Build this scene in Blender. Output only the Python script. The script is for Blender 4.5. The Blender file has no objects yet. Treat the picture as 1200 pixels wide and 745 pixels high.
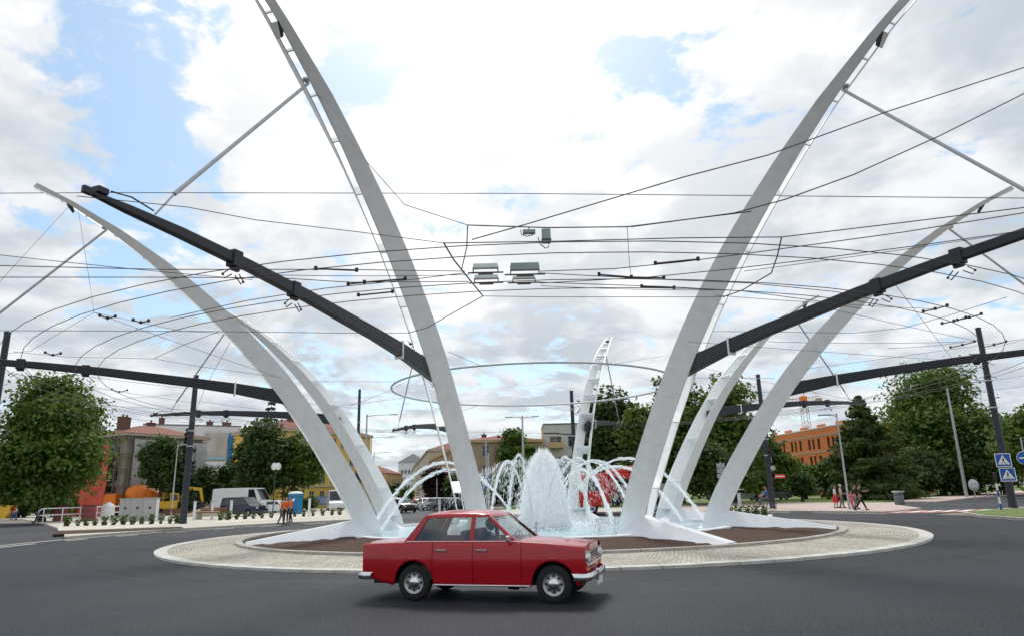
import bpy, bmesh, math, random
import numpy as np
from mathutils import Vector, Matrix
R = math.radians
sc = bpy.context.scene
col = sc.collection
random.seed(7)
rng = np.random.default_rng(7)

# ------------------------------------------------------------------ camera, sky, sun
CAMH, PITCH, ROLL, FPX = 1.8703, R(14.284), R(1.3907), 800.0
cam = bpy.data.objects.new('camera', bpy.data.cameras.new('camera'))
col.objects.link(cam)
cam.data.sensor_width = 36.0
cam.data.lens = 24.0
cam.data.clip_start = 0.1
cam.data.clip_end = 3000
FW = Vector((0, math.cos(PITCH), math.sin(PITCH)))
R0 = Vector((1, 0, 0))
U0 = Vector((0, -math.sin(PITCH), math.cos(PITCH)))
UP = U0*math.cos(ROLL)+R0*math.sin(ROLL)
RT = R0*math.cos(ROLL)-U0*math.sin(ROLL)
mw = Matrix(((RT.x, UP.x, -FW.x, 0), (RT.y, UP.y, -FW.y, 0), (RT.z, UP.z, -FW.z, CAMH), (0, 0, 0, 1)))
cam.matrix_world = mw
sc.camera = cam

SUN_EL, SUN_AZ = R(50), R(-4)          # azimuth measured from +Y (straight ahead), clockwise
world = bpy.data.worlds.new("World")
sc.world = world
world.use_nodes = True
wn = world.node_tree; wn.nodes.clear()
def N(t, typ, **kw):
    n = t.nodes.new(typ)
    for k, v in kw.items():
        if k.startswith('i_'): n.inputs[k[2:].replace('_', ' ')].default_value = v
        else: setattr(n, k, v)
    return n
def build_sky():
    L = wn.links.new
    sky = N(wn, 'ShaderNodeTexSky', sky_type='NISHITA', sun_disc=False)
    sky.sun_elevation = SUN_EL; sky.sun_rotation = SUN_AZ
    sky.air_density = 1.0; sky.dust_density = 1.0
    tc = N(wn, 'ShaderNodeTexCoord')
    sep = N(wn, 'ShaderNodeSeparateXYZ'); L(tc.outputs['Generated'], sep.inputs[0])
    def M(op, a, b=None, c=None, clamp=False):
        m = N(wn, 'ShaderNodeMath', operation=op, use_clamp=clamp)
        for i, v in enumerate((a, b, c)):
            if v is None: continue
            if isinstance(v, (int, float)): m.inputs[i].default_value = v
            else: L(v, m.inputs[i])
        return m.outputs[0]
    zc = M('ADD', M('MAXIMUM', sep.outputs[2], 0.0), 0.22)
    cb = N(wn, 'ShaderNodeCombineXYZ')
    L(M('DIVIDE', sep.outputs[0], zc), cb.inputs[0]); L(M('DIVIDE', sep.outputs[1], zc), cb.inputs[1])
    def noise(scale, det, rough, off, dist=0.0):
        mp = N(wn, 'ShaderNodeMapping'); mp.inputs['Location'].default_value = off
        L(cb.outputs[0], mp.inputs[0])
        n = N(wn, 'ShaderNodeTexNoise'); n.inputs['Scale'].default_value = scale
        n.inputs['Detail'].default_value = det; n.inputs['Roughness'].default_value = rough
        n.inputs['Distortion'].default_value = dist
        L(mp.outputs[0], n.inputs['Vector']); return n.outputs['Fac']
    big = noise(1.5, 8, 0.6, (3.1, 7.7, 0), 0.3)
    bill = noise(2.6, 9, 0.58, (11.2, 1.3, 0), 0.2)
    fine = noise(6.0, 8, 0.62, (1.9, 4.4, 0), 0.3)
    # gaps of blue between the clouds, each a place in the sky
    gap = None
    for (d, rad, amp) in SKY_GAPS:
        vm = N(wn, 'ShaderNodeVectorMath', operation='DISTANCE'); L(tc.outputs['Generated'], vm.inputs[0])
        vm.inputs[1].default_value = d
        g = M('MULTIPLY', M('POWER', 2.718, M('MULTIPLY', M('POWER', M('DIVIDE', vm.outputs['Value'], rad), 2.0), -1.0)), amp)
        gap = g if gap is None else M('ADD', gap, g)
    cov = M('ADD', M('MULTIPLY', M('SUBTRACT', big, 0.5), 1.1), M('MULTIPLY', M('SUBTRACT', fine, 0.5), 1.8))
    cov = M('SUBTRACT', M('ADD', cov, 0.40), gap)
    mask = N(wn, 'ShaderNodeMapRange', interpolation_type='SMOOTHSTEP'); L(cov, mask.inputs[0])
    mask.inputs[1].default_value = 0.0; mask.inputs[2].default_value = 0.26
    # cloud brightness: thick grey undersides, brighter towards the hidden sun
    sd = Vector((math.sin(SUN_AZ)*math.cos(SUN_EL), math.cos(SUN_AZ)*math.cos(SUN_EL), math.sin(SUN_EL)))
    dt = N(wn, 'ShaderNodeVectorMath', operation='DOT_PRODUCT'); L(tc.outputs['Generated'], dt.inputs[0]); dt.inputs[1].default_value = sd
    glow = N(wn, 'ShaderNodeMapRange'); L(dt.outputs['Value'], glow.inputs[0])
    glow.inputs[1].default_value = 0.78; glow.inputs[2].default_value = 1.0
    glow.inputs[3].default_value = 0.0; glow.inputs[4].default_value = 0.52
    lift = N(wn, 'ShaderNodeMapRange', interpolation_type='SMOOTHSTEP'); L(bill, lift.inputs[0])
    lift.inputs[1].default_value = 0.40; lift.inputs[2].default_value = 0.63
    lift.inputs[3].default_value = 0.66; lift.inputs[4].default_value = 0.97
    lum = M('ADD', lift.outputs[0], glow.outputs[0])
    ramp = N(wn, 'ShaderNodeMix', data_type='RGBA')
    L(M('MULTIPLY', M('SUBTRACT', lum, 0.6), 2.2, clamp=True), ramp.inputs['Factor'])
    ramp.inputs['A'].default_value = (0.87, 0.965, 1.07, 1); ramp.inputs['B'].default_value = (1, 1, 1, 1)
    cc = N(wn, 'ShaderNodeVectorMath', operation='SCALE'); L(ramp.outputs['Result'], cc.inputs[0]); L(lum, cc.inputs['Scale'])
    b1 = N(wn, 'ShaderNodeBackground'); L(sky.outputs[0], b1.inputs[0]); b1.inputs[1].default_value = 0.10
    # thin veil so that the blue stays pale
    veil = N(wn, 'ShaderNodeBackground'); veil.inputs[0].default_value = (.28, .53, .72, 1); veil.inputs[1].default_value = 0.46
    ad = N(wn, 'ShaderNodeAddShader'); L(b1.outputs[0], ad.inputs[0]); L(veil.outputs[0], ad.inputs[1])
    b2 = N(wn, 'ShaderNodeBackground'); L(cc.outputs[0], b2.inputs[0]); b2.inputs[1].default_value = 1.0
    mx = N(wn, 'ShaderNodeMixShader'); L(mask.outputs[0], mx.inputs[0]); L(ad.outputs[0], mx.inputs[1]); L(b2.outputs[0], mx.inputs[2])
    out = N(wn, 'ShaderNodeOutputWorld'); L(mx.outputs[0], out.inputs[0])

# helpers that turn a point of the photograph (1200 x 745) into a place in the scene
def pray(x, y):
    return FW+RT*((x-600)/FPX)-UP*((y-372.5)/FPX)
def G(x, y, z=0.0):
    d = pray(x, y); t = (z-CAMH)/d.z
    return Vector((d.x*t, d.y*t, z))
def at(x, y, Y):
    d = pray(x, y); k = Y/d.y
    return Vector((d.x*k, Y, CAMH+d.z*k))
def skydir(x, y):
    d = pray(x, y).normalized(); return (d.x, d.y, d.z)
SKY_GAPS = [(skydir(110, 25), 0.09, .34), (skydir(140, 105), 0.075, .34), (skydir(190, 165), 0.07, .32), (skydir(235, 15), 0.05, .30),
            (skydir(140, 300), 0.10, .26), (skydir(430, 95), 0.05, .36), (skydir(750, 75), 0.045, .34), (skydir(795, 110), 0.04, .32),
            (skydir(560, 470), 0.16, .15), (skydir(430, 470), 0.12, .17), (skydir(960, 400), 0.14, .14), (skydir(640, 395), .12, .14)]
build_sky()
sun = bpy.data.objects.new('sun', bpy.data.lights.new('sun', 'SUN'))
col.objects.link(sun)
sun.data.energy = 2.2; sun.data.angle = R(14); sun.data.color = (1.0, 0.96, 0.90)
sdv = Vector((math.sin(SUN_AZ)*math.cos(SUN_EL), math.cos(SUN_AZ)*math.cos(SUN_EL), math.sin(SUN_EL)))
sun.rotation_euler = sdv.to_track_quat('Z', 'Y').to_euler()
sc.view_settings.view_transform = 'Standard'
try: sc.view_settings.look = 'None'
except Exception: pass
sc.view_settings.exposure = 0.0
sc.view_settings.gamma = 1.0
sc.cycles.max_bounces = 8
sc.cycles.transparent_max_bounces = 24
sc.cycles.use_denoising = True

# ------------------------------------------------------------------ materials
def mat(name, c, rough=.6, metal=0.0, var=.0, scale=4.0, bump=0.0, bscale=30.0, spec=.4, c2=None, coat=0.0, detail=5):
    m = bpy.data.materials.new(name); m.use_nodes = True
    t = m.node_tree; b = t.nodes['Principled BSDF']; L = t.links.new
    b.inputs['Base Color'].default_value = (*c, 1); b.inputs['Roughness'].default_value = rough
    b.inputs['Metallic'].default_value = metal; b.inputs['Specular IOR Level'].default_value = spec
    b.inputs['Coat Weight'].default_value = coat
    if var or bump or c2:
        tc = N(t, 'ShaderNodeTexCoord')
        n = N(t, 'ShaderNodeTexNoise'); n.inputs['Scale'].default_value = scale; n.inputs['Detail'].default_value = detail
        n.inputs['Roughness'].default_value = .62
        L(tc.outputs['Object'], n.inputs['Vector'])
        r = N(t, 'ShaderNodeMapRange'); L(n.outputs['Fac'], r.inputs[0]); r.inputs[1].default_value = .3; r.inputs[2].default_value = .7
        mx = N(t, 'ShaderNodeMix', data_type='RGBA'); L(r.outputs[0], mx.inputs['Factor'])
        ca = c if not c2 else c
        cb_ = c2 if c2 else tuple(min(1, x*(1+var)) for x in c)
        if not c2: ca = tuple(x*(1-var) for x in c)
        mx.inputs['A'].default_value = (*ca, 1); mx.inputs['B'].default_value = (*cb_, 1)
        L(mx.outputs['Result'], b.inputs['Base Color'])
        if bump:
            n2 = N(t, 'ShaderNodeTexNoise'); n2.inputs['Scale'].default_value = bscale; n2.inputs['Detail'].default_value = 4
            L(tc.outputs['Object'], n2.inputs['Vector'])
            bp = N(t, 'ShaderNodeBump'); bp.inputs['Strength'].default_value = bump; bp.inputs['Distance'].default_value = .02
            L(n2.outputs['Fac'], bp.inputs['Height']); L(bp.outputs[0], b.inputs['Normal'])
    return m
def leafmat(name, c1, c2, trans=.35):
    m = bpy.data.materials.new(name); m.use_nodes = True
    t = m.node_tree; t.nodes.clear(); L = t.links.new
    tc = N(t, 'ShaderNodeTexCoord'); n = N(t, 'ShaderNodeTexNoise'); n.inputs['Scale'].default_value = .55; n.inputs['Detail'].default_value = 6
    n.inputs['Roughness'].default_value = .75
    L(tc.outputs['Object'], n.inputs['Vector'])
    r = N(t, 'ShaderNodeMapRange'); L(n.outputs['Fac'], r.inputs[0]); r.inputs[1].default_value = .33; r.inputs[2].default_value = .67
    mx = N(t, 'ShaderNodeMix', data_type='RGBA'); L(r.outputs[0], mx.inputs['Factor'])
    mx.inputs['A'].default_value = (*c1, 1); mx.inputs['B'].default_value = (*c2, 1)
    d = N(t, 'ShaderNodeBsdfPrincipled'); d.inputs['Roughness'].default_value = .55; d.inputs['Specular IOR Level'].default_value = .25
    L(mx.outputs['Result'], d.inputs['Base Color'])
    tr = N(t, 'ShaderNodeBsdfTranslucent'); L(mx.outputs['Result'], tr.inputs[0])
    ms = N(t, 'ShaderNodeMixShader'); ms.inputs[0].default_value = trans
    L(d.outputs[0], ms.inputs[1]); L(tr.outputs[0], ms.inputs[2])
    o = N(t, 'ShaderNodeOutputMaterial'); L(ms.outputs[0], o.inputs[0])
    return m
def glassmat(name, tint=(.75, .8, .8), rough=.03, refl=.25):
    m = bpy.data.materials.new(name); m.use_nodes = True
    t = m.node_tree; t.nodes.clear(); L = t.links.new
    tp = N(t, 'ShaderNodeBsdfTransparent'); tp.inputs[0].default_value = (*tint, 1)
    gl = N(t, 'ShaderNodeBsdfGlossy'); gl.inputs['Roughness'].default_value = rough
    fr = N(t, 'ShaderNodeFresnel'); fr.inputs[0].default_value = 1.5
    ad = N(t, 'ShaderNodeMath', operation='ADD', use_clamp=True); L(fr.outputs[0], ad.inputs[0]); ad.inputs[1].default_value = refl*.3
    ms = N(t, 'ShaderNodeMixShader'); L(ad.outputs[0], ms.inputs[0]); L(tp.outputs[0], ms.inputs[1]); L(gl.outputs[0], ms.inputs[2])
    o = N(t, 'ShaderNodeOutputMaterial'); L(ms.outputs[0], o.inputs[0]); return m
def asphalt_mat(name, base):
    m = mat(name, base, rough=.75, spec=.16)
    t = m.node_tree; b = t.nodes['Principled BSDF']; L = t.links.new
    tc = N(t, 'ShaderNodeTexCoord')
    def nz(s, d):
        n = N(t, 'ShaderNodeTexNoise'); n.inputs['Scale'].default_value = s; n.inputs['Detail'].default_value = d
        L(tc.outputs['Object'], n.inputs['Vector']); return n.outputs['Fac']
    grit = nz(24, 3); patch = nz(.35, 5); spots = nz(2.4, 4)
    sep = N(t, 'ShaderNodeSeparateXYZ'); L(tc.outputs['Object'], sep.inputs[0])
    ln = N(t, 'ShaderNodeVectorMath', operation='LENGTH'); L(tc.outputs['Object'], ln.inputs[0])
    wv = N(t, 'ShaderNodeMath', operation='SINE'); ml = N(t, 'ShaderNodeMath', operation='MULTIPLY'); L(ln.outputs['Value'], ml.inputs[0]); ml.inputs[1].default_value = .5
    nr = N(t, 'ShaderNodeTexNoise', noise_dimensions='1D'); nr.inputs['Scale'].default_value = 1.0; nr.inputs['Detail'].default_value = 3; L(ln.outputs['Value'], nr.inputs['W'])
    nm = N(t, 'ShaderNodeMath', operation='MULTIPLY_ADD'); L(nr.outputs['Fac'], nm.inputs[0]); nm.inputs[1].default_value = 7; L(ml.outputs[0], nm.inputs[2])
    L(nm.outputs[0], wv.inputs[0])
    def M(op, a, b_):
        q = N(t, 'ShaderNodeMath', operation=op)
        for i, v in enumerate((a, b_)):
            if isinstance(v, (int, float)): q.inputs[i].default_value = v
            else: L(v, q.inputs[i])
        return q.outputs[0]
    f = M('ADD', M('MULTIPLY', M('SUBTRACT', grit, .5), 4.6), M('MULTIPLY', M('SUBTRACT', patch, .5), .9))
    f = M('ADD', f, M('MULTIPLY', M('SUBTRACT', spots, .5), .5))
    f = M('ADD', f, M('MULTIPLY', wv.outputs[0], .18))
    f = M('ADD', f, 1.0)
    f = M('MAXIMUM', f, .3)
    vs = N(t, 'ShaderNodeVectorMath', operation='SCALE'); vs.inputs[0].default_value = base; L(f, vs.inputs['Scale'])
    L(vs.outputs[0], b.inputs['Base Color'])
    bp = N(t, 'ShaderNodeBump'); bp.inputs['Strength'].default_value = .5; bp.inputs['Distance'].default_value = .012
    L(grit, bp.inputs['Height']); L(bp.outputs[0], b.inputs['Normal'])
    L(M('ADD', M('MULTIPLY', patch, .3), .55), b.inputs['Roughness'])
    return m
def sett_mat():
    m = mat('setts', (.42, .40, .36), rough=.85)
    t = m.node_tree; b = t.nodes['Principled BSDF']; L = t.links.new
    tc = N(t, 'ShaderNodeTexCoord'); sep = N(t, 'ShaderNodeSeparateXYZ'); L(tc.outputs['Object'], sep.inputs[0])
    an = N(t, 'ShaderNodeMath', operation='ARCTAN2'); L(sep.outputs[1], an.inputs[0]); L(sep.outputs[0], an.inputs[1])
    am = N(t, 'ShaderNodeMath', operation='MULTIPLY'); L(an.outputs[0], am.inputs[0]); am.inputs[1].default_value = 14.0
    cx = N(t, 'ShaderNodeCombineXYZ'); L(sep.outputs[0], cx.inputs[0]); L(sep.outputs[1], cx.inputs[1])
    ln = N(t, 'ShaderNodeVectorMath', operation='LENGTH'); L(cx.outputs[0], ln.inputs[0])
    cb = N(t, 'ShaderNodeCombineXYZ'); L(am.outputs[0], cb.inputs[0]); L(ln.outputs['Value'], cb.inputs[1])
    nz = N(t, 'ShaderNodeTexNoise'); nz.inputs['Scale'].default_value = 3.0; L(tc.outputs['Object'], nz.inputs['Vector'])
    mixv = N(t, 'ShaderNodeVectorMath', operation='MULTIPLY_ADD'); L(nz.outputs['Color'], mixv.inputs[0]); mixv.inputs[1].default_value = (.05, .05, 0); L(cb.outputs[0], mixv.inputs[2])
    br = N(t, 'ShaderNodeTexBrick'); L(mixv.outputs[0], br.inputs['Vector'])
    br.inputs['Scale'].default_value = 1.0; br.inputs['Brick Width'].default_value = .13; br.inputs['Row Height'].default_value = .12
    br.inputs['Mortar Size'].default_value = .014; br.inputs['Mortar Smooth'].default_value = .4
    br.inputs['Color1'].default_value = (.62, .58, .50, 1); br.inputs['Color2'].default_value = (.40, .37, .31, 1); br.inputs['Mortar'].default_value = (.27, .25, .21, 1)
    n2 = N(t, 'ShaderNodeTexNoise'); n2.inputs['Scale'].default_value = .7; n2.inputs['Detail'].default_value = 5; L(tc.outputs['Object'], n2.inputs['Vector'])
    mp = N(t, 'ShaderNodeMapRange'); L(n2.outputs['Fac'], mp.inputs[0]); mp.inputs[1].default_value = .3; mp.inputs[2].default_value = .7; mp.inputs[3].default_value = .72; mp.inputs[4].default_value = 1.12
    vs = N(t, 'ShaderNodeVectorMath', operation='SCALE'); L(br.outputs['Color'], vs.inputs[0]); L(mp.outputs[0], vs.inputs['Scale'])
    L(vs.outputs[0], b.inputs['Base Color'])
    bp = N(t, 'ShaderNodeBump'); bp.inputs['Strength'].default_value = .8; bp.inputs['Distance'].default_value = .02; bp.invert = True
    L(br.outputs['Fac'], bp.inputs['Height']); L(bp.outputs[0], b.inputs['Normal'])
    return m
def spraymat(name, alpha, noise=0):
    m = bpy.data.materials.new(name); m.use_nodes = True
    t = m.node_tree; t.nodes.clear(); L = t.links.new
    d = N(t, 'ShaderNodeBsdfDiffuse'); d.inputs[0].default_value = (.97, .98, .99, 1)
    tr = N(t, 'ShaderNodeBsdfTranslucent'); tr.inputs[0].default_value = (.97, .98, .99, 1)
    m1 = N(t, 'ShaderNodeMixShader'); m1.inputs[0].default_value = .66; L(d.outputs[0], m1.inputs[1]); L(tr.outputs[0], m1.inputs[2])
    tp = N(t, 'ShaderNodeBsdfTransparent')
    m2 = N(t, 'ShaderNodeMixShader'); m2.inputs[0].default_value = alpha; L(tp.outputs[0], m2.inputs[1]); L(m1.outputs[0], m2.inputs[2])
    o = N(t, 'ShaderNodeOutputMaterial'); L(m2.outputs[0], o.inputs[0]); return m
def watermat():
    m = mat('pool_water', (.50, .74, .80), rough=.12, spec=.5)
    t = m.node_tree; b = t.nodes['Principled BSDF']; L = t.links.new
    tc = N(t, 'ShaderNodeTexCoord'); n = N(t, 'ShaderNodeTexNoise'); n.inputs['Scale'].default_value = 5; n.inputs['Detail'].default_value = 5
    L(tc.outputs['Object'], n.inputs['Vector'])
    bp = N(t, 'ShaderNodeBump'); bp.inputs['Strength'].default_value = .5; bp.inputs['Distance'].default_value = .06
    L(n.outputs['Fac'], bp.inputs['Height']); L(bp.outputs[0], b.inputs['Normal'])
    n3 = N(t, 'ShaderNodeTexNoise'); n3.inputs['Scale'].default_value = 1.3; n3.inputs['Detail'].default_value = 6; L(tc.outputs['Object'], n3.inputs['Vector'])
    mx = N(t, 'ShaderNodeMix', data_type='RGBA'); L(n3.outputs['Fac'], mx.inputs['Factor'])
    mx.inputs['A'].default_value = (.30, .58, .68, 1); mx.inputs['B'].default_value = (.72, .86, .88, 1)
    L(mx.outputs['Result'], b.inputs['Base Color'])
    return m

M_asph = asphalt_mat('asphalt', (.023, .026, .033))
M_asph2 = asphalt_mat('asphalt_side', (.050, .053, .060))
M_sett = sett_mat()
M_white = mat('white_steel', (.84, .86, .86), rough=.36, var=.07, scale=2.6, spec=.5, detail=9)
M_plinth = mat('white_plinth', (.74, .76, .79), rough=.6, var=.06, scale=2)
M_beam = mat('dark_steel', (.023, .026, .033), rough=.45, var=.15, scale=3)
M_darkpole = mat('dark_pole_paint', (.028, .034, .046), rough=.45, var=.1)
M_galv = mat('galvanised_steel', (.45, .47, .48), rough=.45, metal=.35, var=.12, scale=6)
M_wire = mat('wire', (.06, .06, .065), rough=.6)
M_wirec = mat('copper_wire', (.10, .085, .08), rough=.5)
M_black = mat('black_plastic', (.015, .015, .017), rough=.5)
M_kerb_w = mat('white_kerb', (.56, .55, .51), rough=.85, var=.22, scale=2.2, bump=.3)
M_kerb = mat('concrete_kerb', (.40, .38, .34), rough=.85, var=.15, scale=3, bump=.2)
M_soil = mat('soil', (.060, .030, .017), rough=.95, var=.5, scale=9, bump=1.0, bscale=25)
M_pave = mat('pale_paving', (.50, .47, .41), rough=.85, var=.10, scale=1.5)
M_pink = mat('pink_paving', (.50, .40, .36), rough=.85, var=.12, scale=1.2)
M_gravel = mat('pale_gravel', (.58, .55, .47), rough=.9, var=.2, scale=30, bump=.6)
M_earth = mat('earth', (.20, .18, .15), rough=.95, var=.25, scale=.4)
M_lawn = mat('lawn_green', (.10, .16, .035), rough=.95, c2=(.17, .22, .065), scale=.8, bump=.8, bscale=40)
M_paint = mat('road_paint', (.72, .72, .70), rough=.7, var=.12, scale=8)
M_paintred = mat('red_road_paint', (.42, .12, .10), rough=.75, var=.15, scale=8)
M_water = watermat()
M_spray = spraymat('spray', .5)
M_jet = spraymat('jet_water', .80)
def foammat():
    m = spraymat('foam_water', .9); t = m.node_tree; L = t.links.new
    tc = N(t, 'ShaderNodeTexCoord'); mp = N(t, 'ShaderNodeMapping'); mp.inputs['Scale'].default_value = (6, 6, 1.6); L(tc.outputs['Object'], mp.inputs[0])
    n = N(t, 'ShaderNodeTexNoise'); n.inputs['Scale'].default_value = 2.2; n.inputs['Detail'].default_value = 6; L(mp.outputs[0], n.inputs['Vector'])
    r = N(t, 'ShaderNodeMapRange'); L(n.outputs['Fac'], r.inputs[0]); r.inputs[1].default_value = .30; r.inputs[2].default_value = .55; r.inputs[3].default_value = .62; r.inputs[4].default_value = .98
    ms = [q for q in t.nodes if q.type == 'MIX_SHADER' and not q.inputs[0].is_linked and abs(q.inputs[0].default_value-.9) < .01][0]; L(r.outputs[0], ms.inputs[0])
    bp = N(t, 'ShaderNodeBump'); bp.inputs['Strength'].default_value = .35; bp.inputs['Distance'].default_value = .06; L(n.outputs['Fac'], bp.inputs['Height'])
    for q in t.nodes:
        if q.type == 'BSDF_DIFFUSE': L(bp.outputs[0], q.inputs['Normal'])
    return m
M_foam = foammat()
M_red = mat('red_car_paint', (.42, .003, .011), rough=.26, coat=.55, spec=.35)
M_chrome = mat('chrome', (.75, .75, .77), rough=.15, metal=1.0)
M_tyre = mat('tyre_rubber', (.018, .018, .018), rough=.85)
M_rim = mat('wheel_rim', (.42, .42, .44), rough=.35, metal=.7)
M_glass = glassmat('car_glass', (.66, .72, .72))
M_dglass = mat('dark_glass', (.02, .025, .03), rough=.08, spec=.7)
M_amber = mat('amber_lens', (.75, .22, .02), rough=.2)
M_redlens = mat('red_lens', (.5, .01, .01), rough=.2)
M_lens = mat('clear_lens', (.7, .72, .72), rough=.12, spec=.7)
M_trim = mat('car_interior', (.06, .04, .032), rough=.8)
M_seat = mat('seat_cloth', (.10, .065, .045), rough=.9)
M_bark = mat('bark', (.085, .065, .05), rough=.95, var=.3, scale=8, bump=.6)
L_mid = leafmat('leaf_mid', (.042, .090, .016), (.19, .28, .050))
L_dark = leafmat('leaf_dark', (.024, .056, .014), (.11, .17, .042))
L_lite = leafmat('leaf_light', (.055, .095, .018), (.18, .24, .055))
L_conif = leafmat('needles', (.012, .034, .018), (.05, .085, .036), .2)
L_yew = leafmat('needles_light', (.042, .080, .022), (.14, .20, .055), .35)
L_purple = leafmat('leaf_purple', (.035, .012, .016), (.075, .028, .030))
L_shrub = leafmat('leaf_shrub', (.05, .09, .02), (.12, .17, .05))

# ------------------------------------------------------------------ geometry helpers
def tag(o, label=None, cat=None, group=None, kind=None):
    if label: o['label'] = label
    if cat: o['category'] = cat
    if group: o['group'] = group
    if kind: o['kind'] = kind
    return o
def thing(name, label, cat, loc=(0, 0, 0), rz=0.0, group=None):
    o = bpy.data.objects.new(name, None); col.objects.link(o)
    o.location = loc; o.rotation_euler = (0, 0, rz); o.empty_display_size = .2
    return tag(o, label, cat, group)
def dup_tree(o, parent=None):
    c = o.copy(); col.objects.link(c)
    if parent: c.parent = parent
    for ch in list(o.children): dup_tree(ch, c)
    return c
class MB:
    def __init__(s): s.v = []; s.f = []; s.mi = []; s.sm = []
    def add(s, vs, fs, mi=0, smooth=False):
        b = len(s.v); s.v += [tuple(p) for p in vs]
        for f in fs: s.f.append(tuple(i+b for i in f)); s.mi.append(mi); s.sm.append(smooth)
        return s
    def box(s, c, d, mi=0, rot=None):
        x, y, z = d[0]/2, d[1]/2, d[2]/2
        P = [Vector(p) for p in [(-x,-y,-z),(x,-y,-z),(x,y,-z),(-x,y,-z),(-x,-y,z),(x,-y,z),(x,y,z),(-x,y,z)]]
        if rot is not None: P = [rot @ p for p in P]
        c = Vector(c); P = [p+c for p in P]
        return s.add(P, [(0,3,2,1),(4,5,6,7),(0,1,5,4),(1,2,6,5),(2,3,7,6),(3,0,4,7)], mi)
    def hexa(s, P, mi=0):      # 8 corners, bottom ring then top ring
        return s.add(P, [(0,3,2,1),(4,5,6,7),(0,1,5,4),(1,2,6,5),(2,3,7,6),(3,0,4,7)], mi)
    def tube(s, pts, r, n=8, mi=0, cap=True, smooth=True):
        pts = [Vector(p) for p in pts]; rs = r if isinstance(r, (list, tuple)) else [r]*len(pts)
        vs = []; fs = []
        for i, p in enumerate(pts):
            if i == 0: t = pts[1]-p
            elif i == len(pts)-1: t = p-pts[i-1]
            else: t = pts[i+1]-pts[i-1]
            t.normalize()
            a = Vector((0, 0, 1)) if abs(t.z) < .95 else Vector((1, 0, 0))
            u = t.cross(a).normalized(); w = t.cross(u)
            for k in range(n):
                an = 2*math.pi*k/n
                vs.append(p+(u*math.cos(an)+w*math.sin(an))*rs[i])
        for i in range(len(pts)-1):
            for k in range(n):
                a = i*n+k; b = i*n+(k+1) % n
                fs.append((a, a+n, b+n, b))
        s.add(vs, fs, mi, smooth)
        if cap:
            s.add(vs[:n], [tuple(range(n))], mi); s.add(vs[-n:], [tuple(range(n-1, -1, -1))], mi)
        return s
    def lathe(s, prof, n=24, mi=0, axis='z', c=(0, 0, 0), smooth=True, rot=None):
        vs = []; fs = []
        for r, z in prof:
            for k in range(n):
                a = 2*math.pi*k/n; p = Vector((r*math.cos(a), r*math.sin(a), z))
                if axis == 'y': p = Vector((p.x, p.z, p.y))
                elif axis == 'x': p = Vector((p.z, p.x, p.y))
                if rot is not None: p = rot @ p
                vs.append(p+Vector(c))
        for i in range(len(prof)-1):
            for k in range(n):
                a = i*n+k; b = i*n+(k+1) % n; fs.append((a, b, b+n, a+n))
        return s.add(vs, fs, mi, smooth)
    def prism(s, poly, z0, z1, mi=0):    # polygon (x,y) extruded in z
        n = len(poly)
        vs = [(p[0], p[1], z0) for p in poly]+[(p[0], p[1], z1) for p in poly]
        fs = [tuple(range(n-1, -1, -1)), tuple(range(n, 2*n))]+[(i, (i+1) % n, n+(i+1) % n, n+i) for i in range(n)]
        return s.add(vs, fs, mi)
    def prism_y(s, poly, y0, y1, mi=0):  # polygon (x,z) extruded in y
        n = len(poly)
        vs = [(p[0], y0, p[1]) for p in poly]+[(p[0], y1, p[1]) for p in poly]
        fs = [tuple(range(n)), tuple(range(2*n-1, n-1, -1))]+[((i+1) % n, i, n+i, n+(i+1) % n) for i in range(n)]
        return s.add(vs, fs, mi)
    def grid(s, P, mi=0, smooth=True):   # P[i][j] points
        n, m = len(P), len(P[0]); vs = [p for r in P for p in r]
        return s.add(vs, [(i*m+j, (i+1)*m+j, (i+1)*m+j+1, i*m+j+1) for i in range(n-1) for j in range(m-1)], mi, smooth)
    def mesh(s, name, mats):
        me = bpy.data.meshes.new(name); me.from_pydata(s.v, [], s.f)
        for m in (mats if isinstance(mats, (list, tuple)) else [mats]): me.materials.append(m)
        me.polygons.foreach_set('material_index', s.mi); me.polygons.foreach_set('use_smooth', s.sm)
        me.update(); return me
    def obj(s, name, mats, parent=None, bevel=0.0, fixn=True, loc=None):
        me = s.mesh(name, mats)
        if fixn or bevel:
            bm = bmesh.new(); bm.from_mesh(me)
            if bevel:
                bmesh.ops.remove_doubles(bm, verts=bm.verts, dist=1e-5)
                bmesh.ops.recalc_face_normals(bm, faces=bm.faces)
                es = [e for e in bm.edges if len(e.link_faces) == 2 and e.calc_face_angle(0) > .5]
                bmesh.ops.bevel(bm, geom=es, offset=bevel, segments=2, affect='EDGES', profile=.6)
            elif fixn: bmesh.ops.recalc_face_normals(bm, faces=bm.faces)
            bm.to_mesh(me); bm.free()
        return mobj(name, me, parent, loc)
def mobj(name, me, parent=None, loc=None):
    o = bpy.data.objects.new(name, me); col.objects.link(o)
    if parent: o.parent = parent
    if loc is not None: o.location = loc
    return o
def npmesh(name, V, F, m, smooth=False):
    me = bpy.data.meshes.new(name); V = np.asarray(V, dtype=np.float32); F = np.asarray(F, dtype=np.int32)
    k = F.shape[1]
    me.vertices.add(len(V)); me.vertices.foreach_set('co', V.ravel())
    me.loops.add(F.size); me.loops.foreach_set('vertex_index', F.ravel())
    me.polygons.add(len(F)); me.polygons.foreach_set('loop_start', np.arange(0, F.size, k, dtype=np.int32))
    try: me.polygons.foreach_set('loop_total', np.full(len(F), k, dtype=np.int32))
    except Exception: pass
    me.polygons.foreach_set('use_smooth', np.full(len(F), smooth, dtype=bool))
    me.materials.append(m); me.update(calc_edges=True); return me
def structure(name, mb, m, **k):
    return tag(mb.obj(name, m, **k), kind='structure')
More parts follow.
